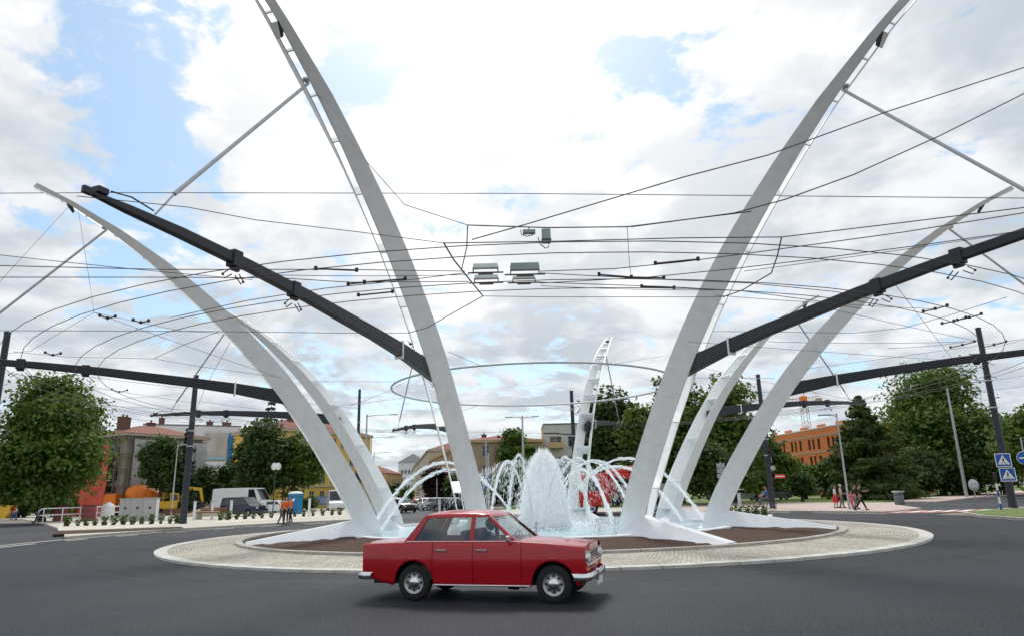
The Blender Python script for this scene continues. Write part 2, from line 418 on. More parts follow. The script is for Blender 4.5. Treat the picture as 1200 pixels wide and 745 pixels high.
# ------------------------------------------------------------------ the setting
CX, CY, A0 = .9194, 32.8984, -108.9441
IC = Vector((CX, CY, 0))
def ringpts(r, n, z, a0=0, a1=360):
    return [Vector((r*math.cos(R(a0+(a1-a0)*i/n)), r*math.sin(R(a0+(a1-a0)*i/n)), z)) for i in range(n+1)]
def annulus(name, r0, r1, z0, z1, m, n=120, steps=1):
    mb = MB(); rows = []
    for k in range(steps+1):
        t = k/steps; rows.append(ringpts(r0+(r1-r0)*t, n, z0+(z1-z0)*t))
    mb.grid(rows, smooth=True)
    o = structure(name, mb, m); o.location = IC; return o
gb = MB(); gb.add([(-1500, -300, -.03), (1500, -300, -.03), (1500, 2500, -.03), (-1500, 2500, -.03)], [(0, 1, 2, 3)])
structure('ground', gb, M_earth)
# carriageway round the island, and the arms of the junction
rb = MB(); rb.grid([ringpts(0.5, 160, 0), ringpts(25.6, 160, 0)], smooth=False)
o = structure('carriageway', rb, M_asph); o.location = IC
def arm(name, ang, w0, w1, r0, r1, z, m=M_asph2):
    d = Vector((math.cos(R(ang)), math.sin(R(ang)), 0)); n = Vector((-d.y, d.x, 0)); mb = MB()
    mb.grid([[d*r-n*(w0+(w1-w0)*t)/2+Vector((0, 0, z)), d*r+n*(w0+(w1-w0)*t)/2+Vector((0, 0, z))] for r, t in ((r0, 0), (r0+(r1-r0)*.5, .5), (r1, 1))], smooth=False)
    o = structure(name, mb, m); o.location = IC; return o
arm('side_road', 158, 34, 30, 22, 140, -.010)
arm('street', 105.6, 20, 14, 22, 330, -.012)
arm('park_road', 38, 14, 10, 22, 160, -.009)
arm('near_road', -88, 46, 40, 18, 60, -.014, M_asph)

def slab(name, pts, z, m, h=.14, kerb=True):
    """raised paving with the outline of pts (photo points on the ground or vectors)"""
    P = [p if isinstance(p, Vector) else G(p[0], p[1], z) for p in pts]
    mb = MB(); mb.prism([(p.x, p.y) for p in P], z-h-.02, z)
    return structure(name, mb, m)
def arcpx(r, a0, a1, n):
    return [Vector((CX+r*math.cos(R(a0+(a1-a0)*i/n)), CY+r*math.sin(R(a0+(a1-a0)*i/n)), 0)) for i in range(n+1)]
def pol(v): return math.degrees(math.atan2(v.y-CY, v.x-CX))
# left pavement between the side road and the street
pl = arcpx(25.75, 168, 116, 24)+[Vector((-15.5, 66, 0)), Vector((-21, 90, 0)), Vector((-32, 125, 0)), Vector((-66, 125, 0)), Vector((-78, 97, 0)), Vector((-60, 86, 0)), Vector((-44, 66, 0)), Vector((-31, 48.5, 0))]
slab('pavement', pl, .12, M_pave)
# right pavement where people walk
pr = arcpx(25.75, 62, 29.5, 14)+[Vector((28.5, 50, 0)), Vector((31.5, 58.5, 0)), Vector((36, 66, 0)), Vector((30, 75, 0)), Vector((12, 78, 0))]
slab('pavement', pr, .12, M_pink)
slab('pavement', [Vector(p+(0,)) for p in [(39, 66), (50, 78), (90, 118), (90, 126), (48, 84), (37.5, 70)]], .12, M_pink)
# far pavement behind the fountain and grass behind it
slab('pavement', arcpx(25.75, 98, 66, 12)+[Vector((11, 72, 0)), Vector((-6, 75, 0))], .12, M_pave)
def sheet(name, pts, z, m):
    mb = MB(); mb.add([(p[0], p[1], z) for p in pts], [tuple(range(len(pts)))]); return structure(name, mb, m)
slab('lawn', [Vector(p+(0,)) for p in [(-2, 68), (12, 66), (13, 78), (31, 75.5), (36.5, 71), (47, 85), (90, 128), (160, 200), (160, 330), (10, 330)]], .10, M_lawn)
slab('lawn', [Vector(p+(0,)) for p in [(-35, 118), (-24, 100), (-16, 130), (-20, 160), (-60, 150)]], .15, M_lawn)
# grass tip of the splitter island on the right
sp = [G(1128, 602), G(1150, 606), G(1200, 609.5), G(1290, 612), G(1290, 597), G(1200, 598), G(1160, 599)]
slab('verge', sp, .13, M_kerb)
cc = sum(sp, Vector())/len(sp)
slab('lawn', [cc+(p-cc)*.90 for p in sp], .16, M_lawn)

# central island: apron of setts between two rings of kerb stones, soil, pool
isl = annulus('apron', 12.95, 15.30, .16, .06, M_sett, 160, 6); isl['label'] = 'ring of grey stone setts round the island'
def kerbring(parent_name, rad, n, w, z0, z1, m, gap=.012):
    p = annulus(parent_name, rad-w*.45, rad+w*.45, z0+.004, z0+.004, M_kerb, 160)
    a = 2*math.pi/n; mb = MB()
    hw = a/2-gap/rad; r0, r1 = rad-w/2, rad+w/2
    q = [(r0*math.cos(-hw), r0*math.sin(-hw)), (r1*math.cos(-hw), r1*math.sin(-hw)), (r1, 0), (r1*math.cos(hw), r1*math.sin(hw)), (r0*math.cos(hw), r0*math.sin(hw)), (r0, 0)]
    mb.prism(q, z0, z1); me = mb.mesh('kerb_stone', m)
    for k in range(n):
        o = mobj('kerb_stone', me, p); o.rotation_euler = (0, 0, a*k+random.uniform(-.0006, .0006)); o.location = (0, 0, random.uniform(-.004, .004))
    return p
kerbring('outer_kerb', 15.50, 96, .42, -.02, .075, M_kerb_w)
kerbring('inner_kerb', 12.82, 80, .28, .05, .235, M_kerb)
so = annulus('soil_bed', 8.75, 12.68, .30, .15, M_soil, 160, 10)
# rough the soil up
for v in so.data.vertices:
    v.co.z += random.uniform(-.03, .045)
# outer kerbs along the pavements
def kerbline(name, a0, a1, rad=25.62):
    n = int(abs(R(a1-a0))*rad/1.0); mb = MB(); L1 = .985
    mb.box((0, 0, 0), (.16, L1, .17)); me = mb.mesh('kerb_stone', M_kerb)
    p = thing(name, None, None, IC); p['kind'] = 'structure'
    for k in range(n):
        a = R(a0)+(k+.5)*(R(a1)-R(a0))/n
        o = mobj('kerb_stone', me, p); o.location = (rad*math.cos(a), rad*math.sin(a), .055); o.rotation_euler = (0, 0, a)
kerbline('pavement_kerb', 168, 116)
kerbline('pavement_kerb', 98, 66)
kerbline('pavement_kerb', 62, 29.5)
# strip of flush concrete where the side road meets, gullies, road paint
def band(name, r0, r1, a0, a1, z, m, n=30):
    mb = MB(); mb.grid([ringpts(r0, n, z, a0, a1), ringpts(r1, n, z, a0, a1)], smooth=False)
    o = structure(name, mb, m); o.location = IC; return o
band('gutter', 25.05, 25.50, 116, 196, .006, M_kerb)
band('gutter', 25.05, 25.50, 28, 62, .006, M_kerb)
band('gutter', 25.05, 25.50, 66, 98, .006, M_kerb)
band('road_marking', 24.2, 24.42, 176, 192, .005, M_paint)
for k in range(7): band('road_marking', 24.2, 24.42, 120+k*8, 123.4+k*8, .005, M_paint)
for k in range(5): band('road_marking', 24.2, 24.42, 8-k*7, 11-k*7, .005, M_paint)
for a in (150.5, 131, 39.5): band('drain', 25.0, 25.5, a, a+3.6, .012, M_black, 4)
# pedestrian crossing on the right arm: white bars on red
d = Vector((math.cos(R(47)), math.sin(R(47)), 0)); n_ = Vector((math.cos(R(-8)), math.sin(R(-8)), 0)); cbase = Vector((28.6, 47.0, 0))
cm = MB()
def bar(mb, c, lu, ln, z): mb.add([c-d*lu/2-n_*ln/2+Vector((0, 0, z)), c+d*lu/2-n_*ln/2+Vector((0, 0, z)), c+d*lu/2+n_*ln/2+Vector((0, 0, z)), c-d*lu/2+n_*ln/2+Vector((0, 0, z))], [(0, 3, 2, 1)])
cr = MB(); bar(cr, cbase-d*.5, 4.4, 9.4, .002); cro = structure('pedestrian_crossing', cr, M_paintred)
for k in range(9):
    mb = MB(); bar(mb, cbase+d*.15+n_*(-4.1+k*1.02), 3.4, .56, .006); mb.obj('crossing_stripe', M_paint, cro, fixn=False)

# fountain pool
pool = thing('fountain_pool', 'round shallow pool with pale blue water between the white pylons', 'pool', IC)
mb = MB(); mb.lathe([(8.40, .1), (8.40, .34), (8.46, .355), (8.72, .355), (8.75, .33), (8.75, .1)], 128); mb.obj('pool_rim', M_plinth, pool)
mb = MB(); mb.grid([ringpts(.2, 96, .24), ringpts(4, 96, .24), ringpts(8.42, 96, .24)]); mb.obj('water', M_water, pool)
mb = MB(); mb.lathe([(.0, .5), (.34, .5), (.40, .45), (.40, .1)], 24); mb.obj('nozzle', M_galv, pool)
mb = MB(); mb.lathe([(1.35, .30), (1.35, .36), (1.47, .36), (1.47, .30), (1.35, .30)], 48); mb.obj('nozzle_ring', M_galv, pool)
mb = MB(); pp = G(629, 628, .36)-IC; mb.tube([(pp.x, pp.y, .3), (pp.x, pp.y, .85)], .035); mb.obj('level_post', M_galv, pool)

# water in the air: streaks and drops
def drops(name, C, D, size, m, loc):
    """C centres, D travel directions with length, size half width; each drop a thin double pyramid"""
    n = len(C); C = np.asarray(C); D = np.asarray(D); s = np.asarray(size)[:, None]
    a = np.cross(D, rng.normal(size=(n, 3))); a /= np.linalg.norm(a, axis=1)[:, None]+1e-9
    b = np.cross(D, a); b /= np.linalg.norm(b, axis=1)[:, None]+1e-9
    V = np.stack([C+D/2, C+a*s, C+(-.5*a+.87*b)*s, C+(-.5*a-.87*b)*s, C-D/2], 1).reshape(-1, 3)
    T = np.array([(0, 1, 2), (0, 2, 3), (0, 3, 1), (4, 2, 1), (4, 3, 2), (4, 1, 3)])
    F = (np.arange(n)[:, None, None]*5+T[None]).reshape(-1, 3)
    o = mobj(name, npmesh(name, V, F, m)); o.location = loc; return o
def plume():
    n = 9000
    h = 3.45
    t = rng.random(n)**.9; z = .25+t*h
    rad = 1.28*np.sqrt(np.clip(1-(t*.985)**3.0, 0, 1))*(.66+.34*(1-t))
    r = rad*(.75+.35*rng.random(n))*(1+.10*rng.normal(size=n)); an = rng.random(n)*6.283
    wob = 1+.12*np.sin(an*9+t*4)
    C = np.stack([r*wob*np.cos(an), r*wob*np.sin(an), z+rng.normal(size=n)*.08], 1)
    D = np.stack([np.cos(an)*r*.08, np.sin(an)*r*.08, -(.08+.20*rng.random(n))], 1)
    o = drops('water_plume', C, D, .005+.010*rng.random(n)**2, M_spray, IC+Vector((.38, 0, 0)))
    return tag(o, 'dense white dome of spray rising in the middle of the pool', 'fountain jet')
def dome():
    nt, na = 46, 120; rows = []
    for i in range(nt+1):
        t = i/nt; z = .2+t*3.15; row = []
        rad = 1.12*math.sqrt(max(0, 1-(t*.995)**3.2))*(.66+.34*(1-t))+.02
        for j in range(na+1):
            a = 6.28318*j/na
            rr = rad*(1+.10*math.sin(a*7+1.3*math.sin(a*3))+.06*math.sin(a*17+t*3)+.07*math.sin(a*31+t*9)*t)+.03*math.sin(t*40+a*5)
            row.append(Vector((rr*math.cos(a), rr*math.sin(a), z+.10*math.sin(a*9)*t+.07*math.sin(a*23)*t)))
        row[-1] = row[0].copy(); rows.append(row)
    mb = MB(); mb.grid(rows); o = mb.obj('dense_core', M_foam, None, fixn=False); return o
pl_ = plume(); dome().parent = pl_
def stream(ang, r0, r1, zt, label, skew=.5, width=.06, n=1500, group='arching water streams'):
    t = rng.random(n); rr = r0+(r1-r0)*t
    k = 4*(zt-.35)
    z = .35+k*t*(1-t)
    spread = width*(.35+1.0*t)
    brk = 1+.8*(t > .45)*rng.random(n)
    C = np.stack([rr*math.cos(ang)-0*t, rr*math.sin(ang), z], 1)+rng.normal(size=(n, 3))*(spread*brk)[:, None]*.6
    dz = k*(1-2*t)/(r1-r0)
    D = np.stack([np.full(n, math.cos(ang)), np.full(n, math.sin(ang)), dz], 1); D /= np.linalg.norm(D, axis=1)[:, None]
    D *= (.10+.22*rng.random(n))[:, None]
    o = drops('water_stream', C, D, .007+.014*rng.random(n), M_spray, IC)
    pts = []; rs = []
    for i in range(41):
        t = i/40; q = r0+(r1-r0)*t; pts.append((q*math.cos(ang)+rng.normal()*.012, q*math.sin(ang)+rng.normal()*.012, .35+k*t*(1-t)+rng.normal()*.012)); rs.append(width*(.50+.45*t)*(.8+.4*rng.random()))
    mb = MB(); mb.tube(pts, rs, 8); c = mb.obj('core', M_foam, o)
    return tag(o, label, 'fountain jet', group)
SECT = ['front', 'front right', 'right', 'rear right', 'rear', 'rear left', 'left', 'front left']
for k in (2, 3, 6):
    am = A0+22.5+45*k
    stream(R(am-3.0), .8, 7.7+.1*math.sin(k), 3.30, 'long arc of water falling towards the %s pool edge, upper of its pair' % SECT[k], n=800, width=.050)
    stream(R(am+3.5), .8, 7.0+.1*math.cos(k), 2.95, 'long arc of water falling towards the %s pool edge, lower of its pair' % SECT[k], n=800, width=.050)
for k in (0, 1, 2, 3, 5):
    stream(R(A0+45*k+(6 if k else 2)), .6, (4.6, 4.2, 5.0, 4.4, 4.2, 4.4, 4.6, 4.8)[k], (3.45, 3.3, 3.2, 3.4, 3.5, 3.4, 3.2, 3.3)[k], 'short steep arc of water in front of the %s pylon' % ['near left', 'near right', 'right', 'rear right', 'back', 'back left', 'rear left', 'left'][k], n=900, width=.042)
n = 1700; an = rng.random(n)*6.283; r = 1.2+rng.random(n)**1.5*3.2; 
C = np.stack([r*np.cos(an), r*np.sin(an), .28+rng.exponential(.10, n)], 1)
o = drops('splashes', C, np.stack([rng.normal(size=n)*.03, rng.normal(size=n)*.03, .05+.1*rng.random(n)], 1), .01+.016*rng.random(n), M_spray, IC)
tag(o, 'small splashes leaping off the pool surface', 'splash', kind='stuff')
n = 2600; an = rng.random(n)*6.283; r = .9+rng.random(n)*3.4; zz = 3.35-(r-.8)**2*.14-rng.exponential(.30, n)
C = np.stack([r*np.cos(an), r*np.sin(an), zz], 1)
o = drops('spray_mist', C, np.stack([np.cos(an)*.06, np.sin(an)*.06, -.10-.12*rng.random(n)], 1), .005+.008*rng.random(n), M_spray, IC)
tag(o, 'loose drops torn off the tops of the water arcs', 'spray', kind='stuff')

# ------------------------------------------------------------------ the eight white pylons with their catenary arms
ZI = [.10, 1, 2, 3, 4, 5, 6, 7, 8, 9, 10, 11, 12, 13, 13.55]
RI = [7.36, 7.65, 8.18, 8.79, 9.45, 10.14, 10.89, 11.72, 12.67, 13.75, 14.96, 16.32, 17.88, 19.70, 20.88]
ZO = [.10, 1, 2, 3, 4, 5, 6, 7, 8, 9, 10, 11, 12, 13, 13.42]
RO = [8.15, 8.58, 9.13, 9.75, 10.39, 11.08, 11.83, 12.67, 13.61, 14.62, 15.74, 16.94, 18.30, 19.96, 21.00]
def lerp(xs, ys, x):
    return float(np.interp(x, xs, ys))
def mast_sec(u):
    """u 0..1 along the mast: inner and outer points (rho,z) and half widths"""
    # pair the inner point with the outer point lying square to the curve
    zi = lerp([0, 1], [ZI[0], ZI[-1]], u)
    zi = .10+13.45*(1-(1-u)**1.35)
    ri = lerp(ZI, RI, zi)
    sl = (lerp(ZI, RI, zi+.15)-lerp(ZI, RI, zi-.15))/.3
    if zi < .3 or zi > 13.3: sl = sl if zi > 1 else .25
    best = None
    for zo in np.linspace(max(.10, zi-1.3), min(13.42, zi+.2), 40):
        ro = lerp(ZO, RO, zo)
        e = abs((ro-ri)*sl+(zo-zi))
        if best is None or e < best[0]: best = (e, ro, float(zo))
    wi = lerp([0, .3, .55, .8, 1], [.60, .52, .47, .38, .20], u); wo = lerp([0, .3, .55, 1], [.19, .18, .125, .11], u)
    return (ri, zi), (best[1], best[2]), wi, wo
def build_pylon():
    root = bpy.data.objects.new('arched_pylon', None); col.objects.link(root)
    U = [i/30 for i in range(31)]
    S = [mast_sec(u) for u in U]
    th = .03
    for s in (-1, 1):
        mb = MB(); A = []; B = []
        for (i, o_, wi, wo) in S:
            A.append([Vector((i[0], s*wi, i[1])), Vector((o_[0], s*wo, o_[1]))])
            B.append([Vector((i[0]+.004, s*(wi-th), i[1])), Vector((o_[0], s*max(.004, wo-th), o_[1]))])
        mb.grid(A); mb.grid(B)
        for e in (0, 1): mb.grid([[a[e], b[e]] for a, b in zip(A, B)], smooth=False)
        for q in (0, -1): mb.add([A[q][0], A[q][1], B[q][1], B[q][0]], [(0, 1, 2, 3)])
        bm_ = mb.obj('side_plate', M_white, root, fixn=False)
        b2 = bmesh.new(); b2.from_mesh(bm_.data); bmesh.ops.remove_doubles(b2, verts=b2.verts, dist=1e-5); bmesh.ops.recalc_face_normals(b2, faces=b2.faces)
        for e in b2.edges:
            if len(e.link_faces) == 2 and e.calc_face_angle(0) > .6: e.smooth = False
        b2.to_mesh(bm_.data); b2.free()
    # cross plates (diaphragms) between the two sides
    for zt in (.95, 2.30, 4.50, 6.65, 8.0, 9.3, 10.5, 11.4, 12.1, 12.7, 13.15):
        u = 1-(1-(zt-.10)/13.45)**(1/1.35)
        i, o_, wi, wo = mast_sec(u); th2 = .016; k = .93
        ax = Vector((lerp(ZI, RI, zt+.3)-lerp(ZI, RI, zt-.3), 0, .6)).normalized()*th2
        a, b = Vector((i[0], 0, i[1])), Vector((o_[0], 0, o_[1])); a = a+(b-a)*.04; b = a+(b-a)*.975
        wi2, wo2 = (wi-th)*.985, max(.03, wo-.012)
        P = [a+Vector((0, -wi2, 0)), b+Vector((0, -wo2, 0)), b+Vector((0, wo2, 0)), a+Vector((0, wi2, 0))]
        mb = MB(); mb.hexa([p-ax for p in P]+[p+ax for p in P]); mb.obj('cross_plate', M_white, root)
    # plinth wedge at the foot
    mb = MB()
    st = [(7.20, .80, .20, .22, .20), (8.20, 1.05, .17, .93, .22), (8.45, 1.08, .17, .92, .24), (12.60, .46, .16, .26, .14)]
    rows = []
    for (x, wb, wt, zt, zb) in st:
        rows.append([Vector((x, -wb, zb-.12)), Vector((x, -wt, zt)), Vector((x, wt, zt)), Vector((x, wb, zb-.12))])
    mb.grid(rows, smooth=False); mb.add(rows[0], [(0, 1, 2, 3)]); mb.add(rows[-1], [(3, 2, 1, 0)])
    mb.obj('plinth', M_plinth, root)
    # catenary arm
    T = [(11.05, 5.95, 5.48), (11.7, 6.14, 5.61), (13.3, 6.33, 5.90), (15, 6.48, 6.12), (16.8, 6.62, 6.29), (18, 6.71, 6.41), (20.1, 6.81, 6.56), (22, 6.86, 6.65), (23.2, 6.84, 6.69), (23.9, 6.81, 6.73)]
    hw = [.12, .12, .11, .10, .09, .085, .08, .075, .07, .05]
    rows = [[Vector((x, -w, b)), Vector((x, -w, t)), Vector((x, w, t)), Vector((x, w, b)), Vector((x, -w, b))] for (x, t, b), w in zip(T, hw)]
    mb = MB(); mb.grid(rows, smooth=False); mb.add(rows[0][:4], [(0, 1, 2, 3)]); mb.add(rows[-1][:4], [(3, 2, 1, 0)])
    arm_ = mb.obj('bracket_arm', M_beam, root, bevel=.03)
    mb = MB(); mb.box((13.4, 0, 6.11), (.06, .28, .54)); mb.obj('band', M_white, arm_)
    for x, zz in ((18.55, 6.55), (20.55, 6.66)):
        mb = MB(); mb.box((x, 0, zz+.04), (.26, .22, .36)); mb.box((x-.02, 0, zz-.17), (.22, .09, .08))
        cl = mb.obj('clamp', M_beam, arm_, bevel=.015)
        mb = MB()
        for sgn in (-1, 1):
            mb.tube([(x+.16*sgn, 0, zz-.24), (x+.30*sgn, 0, zz-.36), (x+.24*sgn, .0, zz-.44), (x+.05*sgn, 0, zz-.30)], .013, 6)
            mb.lathe([(.0, .0), (.025, .01), (.028, .03), (.025, .05), (0, .06)], 8, c=(x+.30*sgn, 0, zz-.40))
        mb.obj('hanger', M_wire, cl)
    mb = MB(); mb.box((23.75, .0, 6.87), (.20, .18, .11)); mb.tube([(23.6, .05, 6.92), (23.2, .06, 6.98), (22.7, .05, 6.92)], .012, 6); mb.box((24.0, .03, 6.77), (.16, .08, .13)); mb.obj('end_box', M_beam, arm_, bevel=.015)
    # strut pipe with collars below the arm, tie rods above it, stay rod to the arm
    mb = MB(); mb.tube([(18.45, 0, 12.13), (22.25, 0, 7.45)], .042, 10); mb.tube([(22.25, 0, 7.45), (22.62, 0, 6.9)], .02, 8); mb.lathe([(0, -.05), (.09, -.03), (.10, .03), (0, .06)], 10, c=(18.55, 0, 12.16)); mb.obj('stay_rod', M_galv, root)
    mb = MB(); mb.hexa([(19.66, -.08, 12.62), (19.88, -.12, 12.92), (19.88, .12, 12.92), (19.66, .08, 12.62), (19.60, -.08, 12.70), (19.74, -.12, 13.0), (19.74, .12, 13.0), (19.60, .08, 12.70)])
    fl = mb.obj('floodlight', M_black, root); mb = MB(); mb.add([(19.68, -.06, 12.61), (19.89, -.10, 12.91), (19.89, .10, 12.91), (19.68, .06, 12.61)], [(0, 1, 2, 3)]); mb.obj('lens', M_lens, fl)
    return root
PYL = ['tall white arched pylon left of the red car, its top leaving the picture', 'tall white arched pylon right of the red car, its top leaving the picture',
       'white arched pylon bending to the right, tip in view before the grey clouds', 'white pylon behind the right pair, its ladder of cross plates showing',
       'most distant slim white pylon with open ladder, beside the water dome', 'white pylon hidden behind the tall left one, only its dark arm shows',
       'white pylon tucked behind the left bending one, showing a bright inner plate', 'white arched pylon bending to the left, whole curve and tip in view']
p0 = build_pylon()
for k in range(8):
    o = p0 if k == 0 else dup_tree(p0)
    o.location = IC-Vector((math.cos(R(A0+45*k)), math.sin(R(A0+45*k)), 0))*(.27 if k in (3, 6) else 0); o.rotation_euler = (0, 0, R(A0+45*k))
    tag(o, PYL[k], 'pylon', 'white pylons round the fountain')
# thin steel ring hung inside the pylons
mb = MB(); mb.tube(ringpts(6.75, 96, 6.72), .045, 8, cap=False); 
ro_ = mb.obj('steel_ring', M_galv, None); ro_.location = IC; tag(ro_, 'thin grey steel ring hanging high above the fountain', 'ring')
for k in range(8):
    a = R(A0+45*k); mb = MB(); mb.tube([(6.75*math.cos(a), 6.75*math.sin(a), 6.72), (11.0*math.cos(a+.05), 11.0*math.sin(a+.05), 6.45)], .012, 5); mb.obj('ring_cable', M_galv, ro_)
# ------------------------------------------------------------------ vehicles
def wheel_parts(parent, x, y, r, wdt, detail, side):
    s = 1 if side > 0 else -1
    w = bpy.data.objects.new('wheel', None); col.objects.link(w); w.parent = parent; w.location = (x, y, r)
    mb = MB(); h = wdt/2
    mb.lathe([(r*.60, -h*.9), (r*.86, -h), (r*.97, -h*.75), (r, -h*.3), (r, h*.3), (r*.97, h*.75), (r*.86, h), (r*.60, h*.9)], 28, axis='y'); mb.obj('tyre', M_tyre, w)
    mb = MB(); o = s*h
    mb.lathe([(r*.62, o*.86), (r*.56, o*.72), (r*.50, o*.60), (r*.30, o*.66), (r*.26, o*.9), (r*.12, o*1.0), (0, o*1.0)], 24, axis='y')
    if detail:
        for k in range(8):
            a = k*math.pi/4; mb.box((math.cos(a)*r*.42, o*.66, math.sin(a)*r*.42), (.035, .01, .035), 1)
    mb.obj('rim', [M_rim, M_black], w)
    if detail:
        mb = MB(); mb.lathe([(r*.28, o*.88), (r*.22, o*1.06), (r*.10, o*1.14), (0, o*1.15)], 20, axis='y'); mb.obj('hub_cap', M_chrome, w)
    return w
def make_car(name, label, cat, loc, rz, paint, P, detail=False, group=None, scale=1.0):
    t = thing(name, label, cat, loc, rz, group); t.scale = (scale,)*3
    L_, W = P['L'], P['W']/2; x0, x1 = -L_/2, L_/2
    zb = P['belt']; zn, zt = P['nose'], P['tail']; zs = P['sill']; zr = P['roof']
    ax = P['axles']; rw = P['rw']; ra = rw*1.22
    def top(x):
        if x > P['xf0']: return zb+(zn-zb)*((x-P['xf0'])/(x1-P['xf0']))**1.4
        if x < P['xr0']: return zb+(zt-zb)*((P['xr0']-x)/(P['xr0']-x0+1e-6))**1.2
        return zb
    def bot(x):
        z = zs
        if x > ax[1]+ra: z = zs+.10*(x-ax[1]-ra)/(x1-ax[1]-ra+1e-6)
        if x < ax[0]-ra: z = zs+.14*(ax[0]-ra-x)/(ax[0]-ra-x0+1e-6)
        for a in ax:
            d = abs(x-a)
            if d < ra: z = max(z, rw*.98+math.sqrt(max(0, ra*ra-d*d)))
        return min(z, top(x)-.06)
    def wid(x, z):
        u = max(0, (abs(x)-L_*.30)/(L_*.20)); pl_ = 1-.085*u**2.2
        h = (z-zs)/(zb-zs)
        s = 1-.035*max(0, .55-h)**1.2*2-.075*max(0, h-.62)**1.3*2
        if .40 < h < .47: s += .006
        return W*pl_*s
    def panel(nm, a, b, side, mt):
        n = max(3, int((b-a)/.035)); xs = [a+(b-a)*i/n for i in range(n+1)]
        for q in ax:                      # exact arch ends
            for e in (q-ra+.001, q+ra-.001):
                if a < e < b: xs.append(e)
        xs.sort(); rows = []
        for x in xs:
            zb_, zt_ = bot(x), top(x)
            col_ = [Vector((x, side*(wid(x, zb_)-.05), zb_))]
            for j in range(12):
                z = zb_+(zt_-zb_)*j/11; col_.append(Vector((x, side*wid(x, z), z)))
            col_.append(Vector((x, side*(wid(x, zt_)-.035), zt_+.018)))
            rows.append(col_)
        mb = MB(); mb.grid(rows); return mb.obj(nm, mt, t, fixn=False)
    cuts = P['cuts']; names = P['cutnames']
    for side in (-1, 1):
        g = .005
        for k in range(len(cuts)-1):
            a, b = cuts[k]+(g if k else 0), cuts[k+1]-(g if k < len(cuts)-2 else 0)
            po = panel(names[k], a, b, side, paint)
            if 'door' in names[k]:
                hx = a+.14 if detail else (a+.16); hz = zb-.11
                mb = MB(); yy = side*(wid(hx, hz)+.022)
                mb.box((hx+.02, yy, hz), (.19, .022, .026)); mb.box((hx-.06, yy-side*.015, hz), (.02, .04, .02)); mb.box((hx+.1, yy-side*.015, hz), (.02, .04, .02))
                mb.obj('handle', M_chrome if detail else M_black, po, bevel=.004)
            if 0 < k: 
                mb = MB(); rows = [[Vector((cuts[k]+e, side*(wid(cuts[k], z)-.02), z)) for z in np.linspace(max(zs, bot(cuts[k]))+.01, zb-.02, 8)] for e in (-.03, .03)]
                mb.grid(rows); mb.obj('door_seal', M_black, t, fixn=False)
        if P.get('chrome'):
            mb = MB(); mb.tube([(x, side*(wid(x, zs+.015)+.006), zs+.015) for x in np.linspace(ax[0]+ra+.02, ax[1]-ra-.02, 8)], .014, 6); mb.obj('sill_trim', M_chrome, t)
            mb = MB(); mb.tube([(x, side*(wid(x, zb)-.028), zb+.026) for x in np.linspace(P['xr0']+.05, P['xf0'], 10)], .009, 6); mb.obj('belt_trim', M_chrome, t)
    # decks
    def deck(nm, a, b, crown):
        rows = []; n = 14
        for i in range(n+1):
            x = a+(b-a)*i/n; w = wid(x, top(x))-.035; rows.append([Vector((x, w*c, top(x)+.018+crown*(1-c*c)-(.012 if .82 < abs(c) < .9 else 0))) for c in (-1, -.93, -.86, -.7, -.45, -.2, 0, .2, .45, .7, .86, .93, 1)])
        mb = MB(); mb.grid(rows); return mb.obj(nm, paint, t, fixn=False)
    if x1-P['xf0'] > .15: deck('bonnet', P['xf0']-.10, x1-.015, .032)
    if P['xr0']-x0 > .15: deck('boot_lid', x0+.015, P['xr0']+.10, .028)
    # nose and tail panels
    for e, nm, zz in ((1, 'front_panel', zn), (-1, 'rear_panel', zt)):
        xx = x1 if e > 0 else x0; rows = []
        for z in np.linspace(bot(xx*.999), zz+.018, 8):
            w = wid(xx, z)-.01; h = (z-.3)/(zz-.3)
            rows.append([Vector((xx*(1.0)-e*(.05*max(0, .4-h))-e*.035*c*c*c*c+e*.012*math.sin(max(0, min(1, h))*3.14), w*c, z+(.03*(1-c*c) if z > zz else 0))) for c in (-1, -.9, -.7, -.4, 0, .4, .7, .9, 1)])
        mb = MB(); mb.grid(rows); mb.obj(nm, paint, t, fixn=False)
    # floor, wheel wells, cabin tub
    mb = MB(); mb.box((0, 0, zs+.05), (L_*.94, W*1.30, .10)); mb.box((0, 0, (zs+zb)/2), (L_*.90, W*1.12, (zb-zs)*.55)); mb.obj('underbody', M_black, t)
    # greenhouse
    yb = wid(0, zb)-.045; yt = W*P.get('tumble', .76); zB = zb+.018; zT = zr-.06
    xf0, xf1, xr0, xr1 = P['xf0'], P['xf1'], P['xr0'], P['xr1']
    fr = MB(); gl = []
    for side in (-1, 1):
        cb, ct = P['colb'], P['colt']; rt = [0, .06, .90, 1.0]
        def pt(k, r, ins=0):
            b = Vector((cb[k], side*yb, zB)); q = Vector((ct[k], side*yt, zT)); p = b+(q-b)*r
            p.y += side*.03*math.sin(r*3.14); p.y -= side*ins; return p
        for k in range(len(cb)-1):
            for j in range(3):
                cell = [pt(k, rt[j]), pt(k+1, rt[j]), pt(k+1, rt[j+1]), pt(k, rt[j+1])]
                if k in P['glass'] and j == 1:
                    ci = [pt(k, rt[j], .018), pt(k+1, rt[j], .018), pt(k+1, rt[j+1], .018), pt(k, rt[j+1], .018)]
                    gl.append(ci)
                    for q in range(4): fr.add([cell[q], cell[(q+1) % 4], ci[(q+1) % 4], ci[q]], [(0, 1, 2, 3)])
                else: fr.add(cell, [(0, 1, 2, 3)])
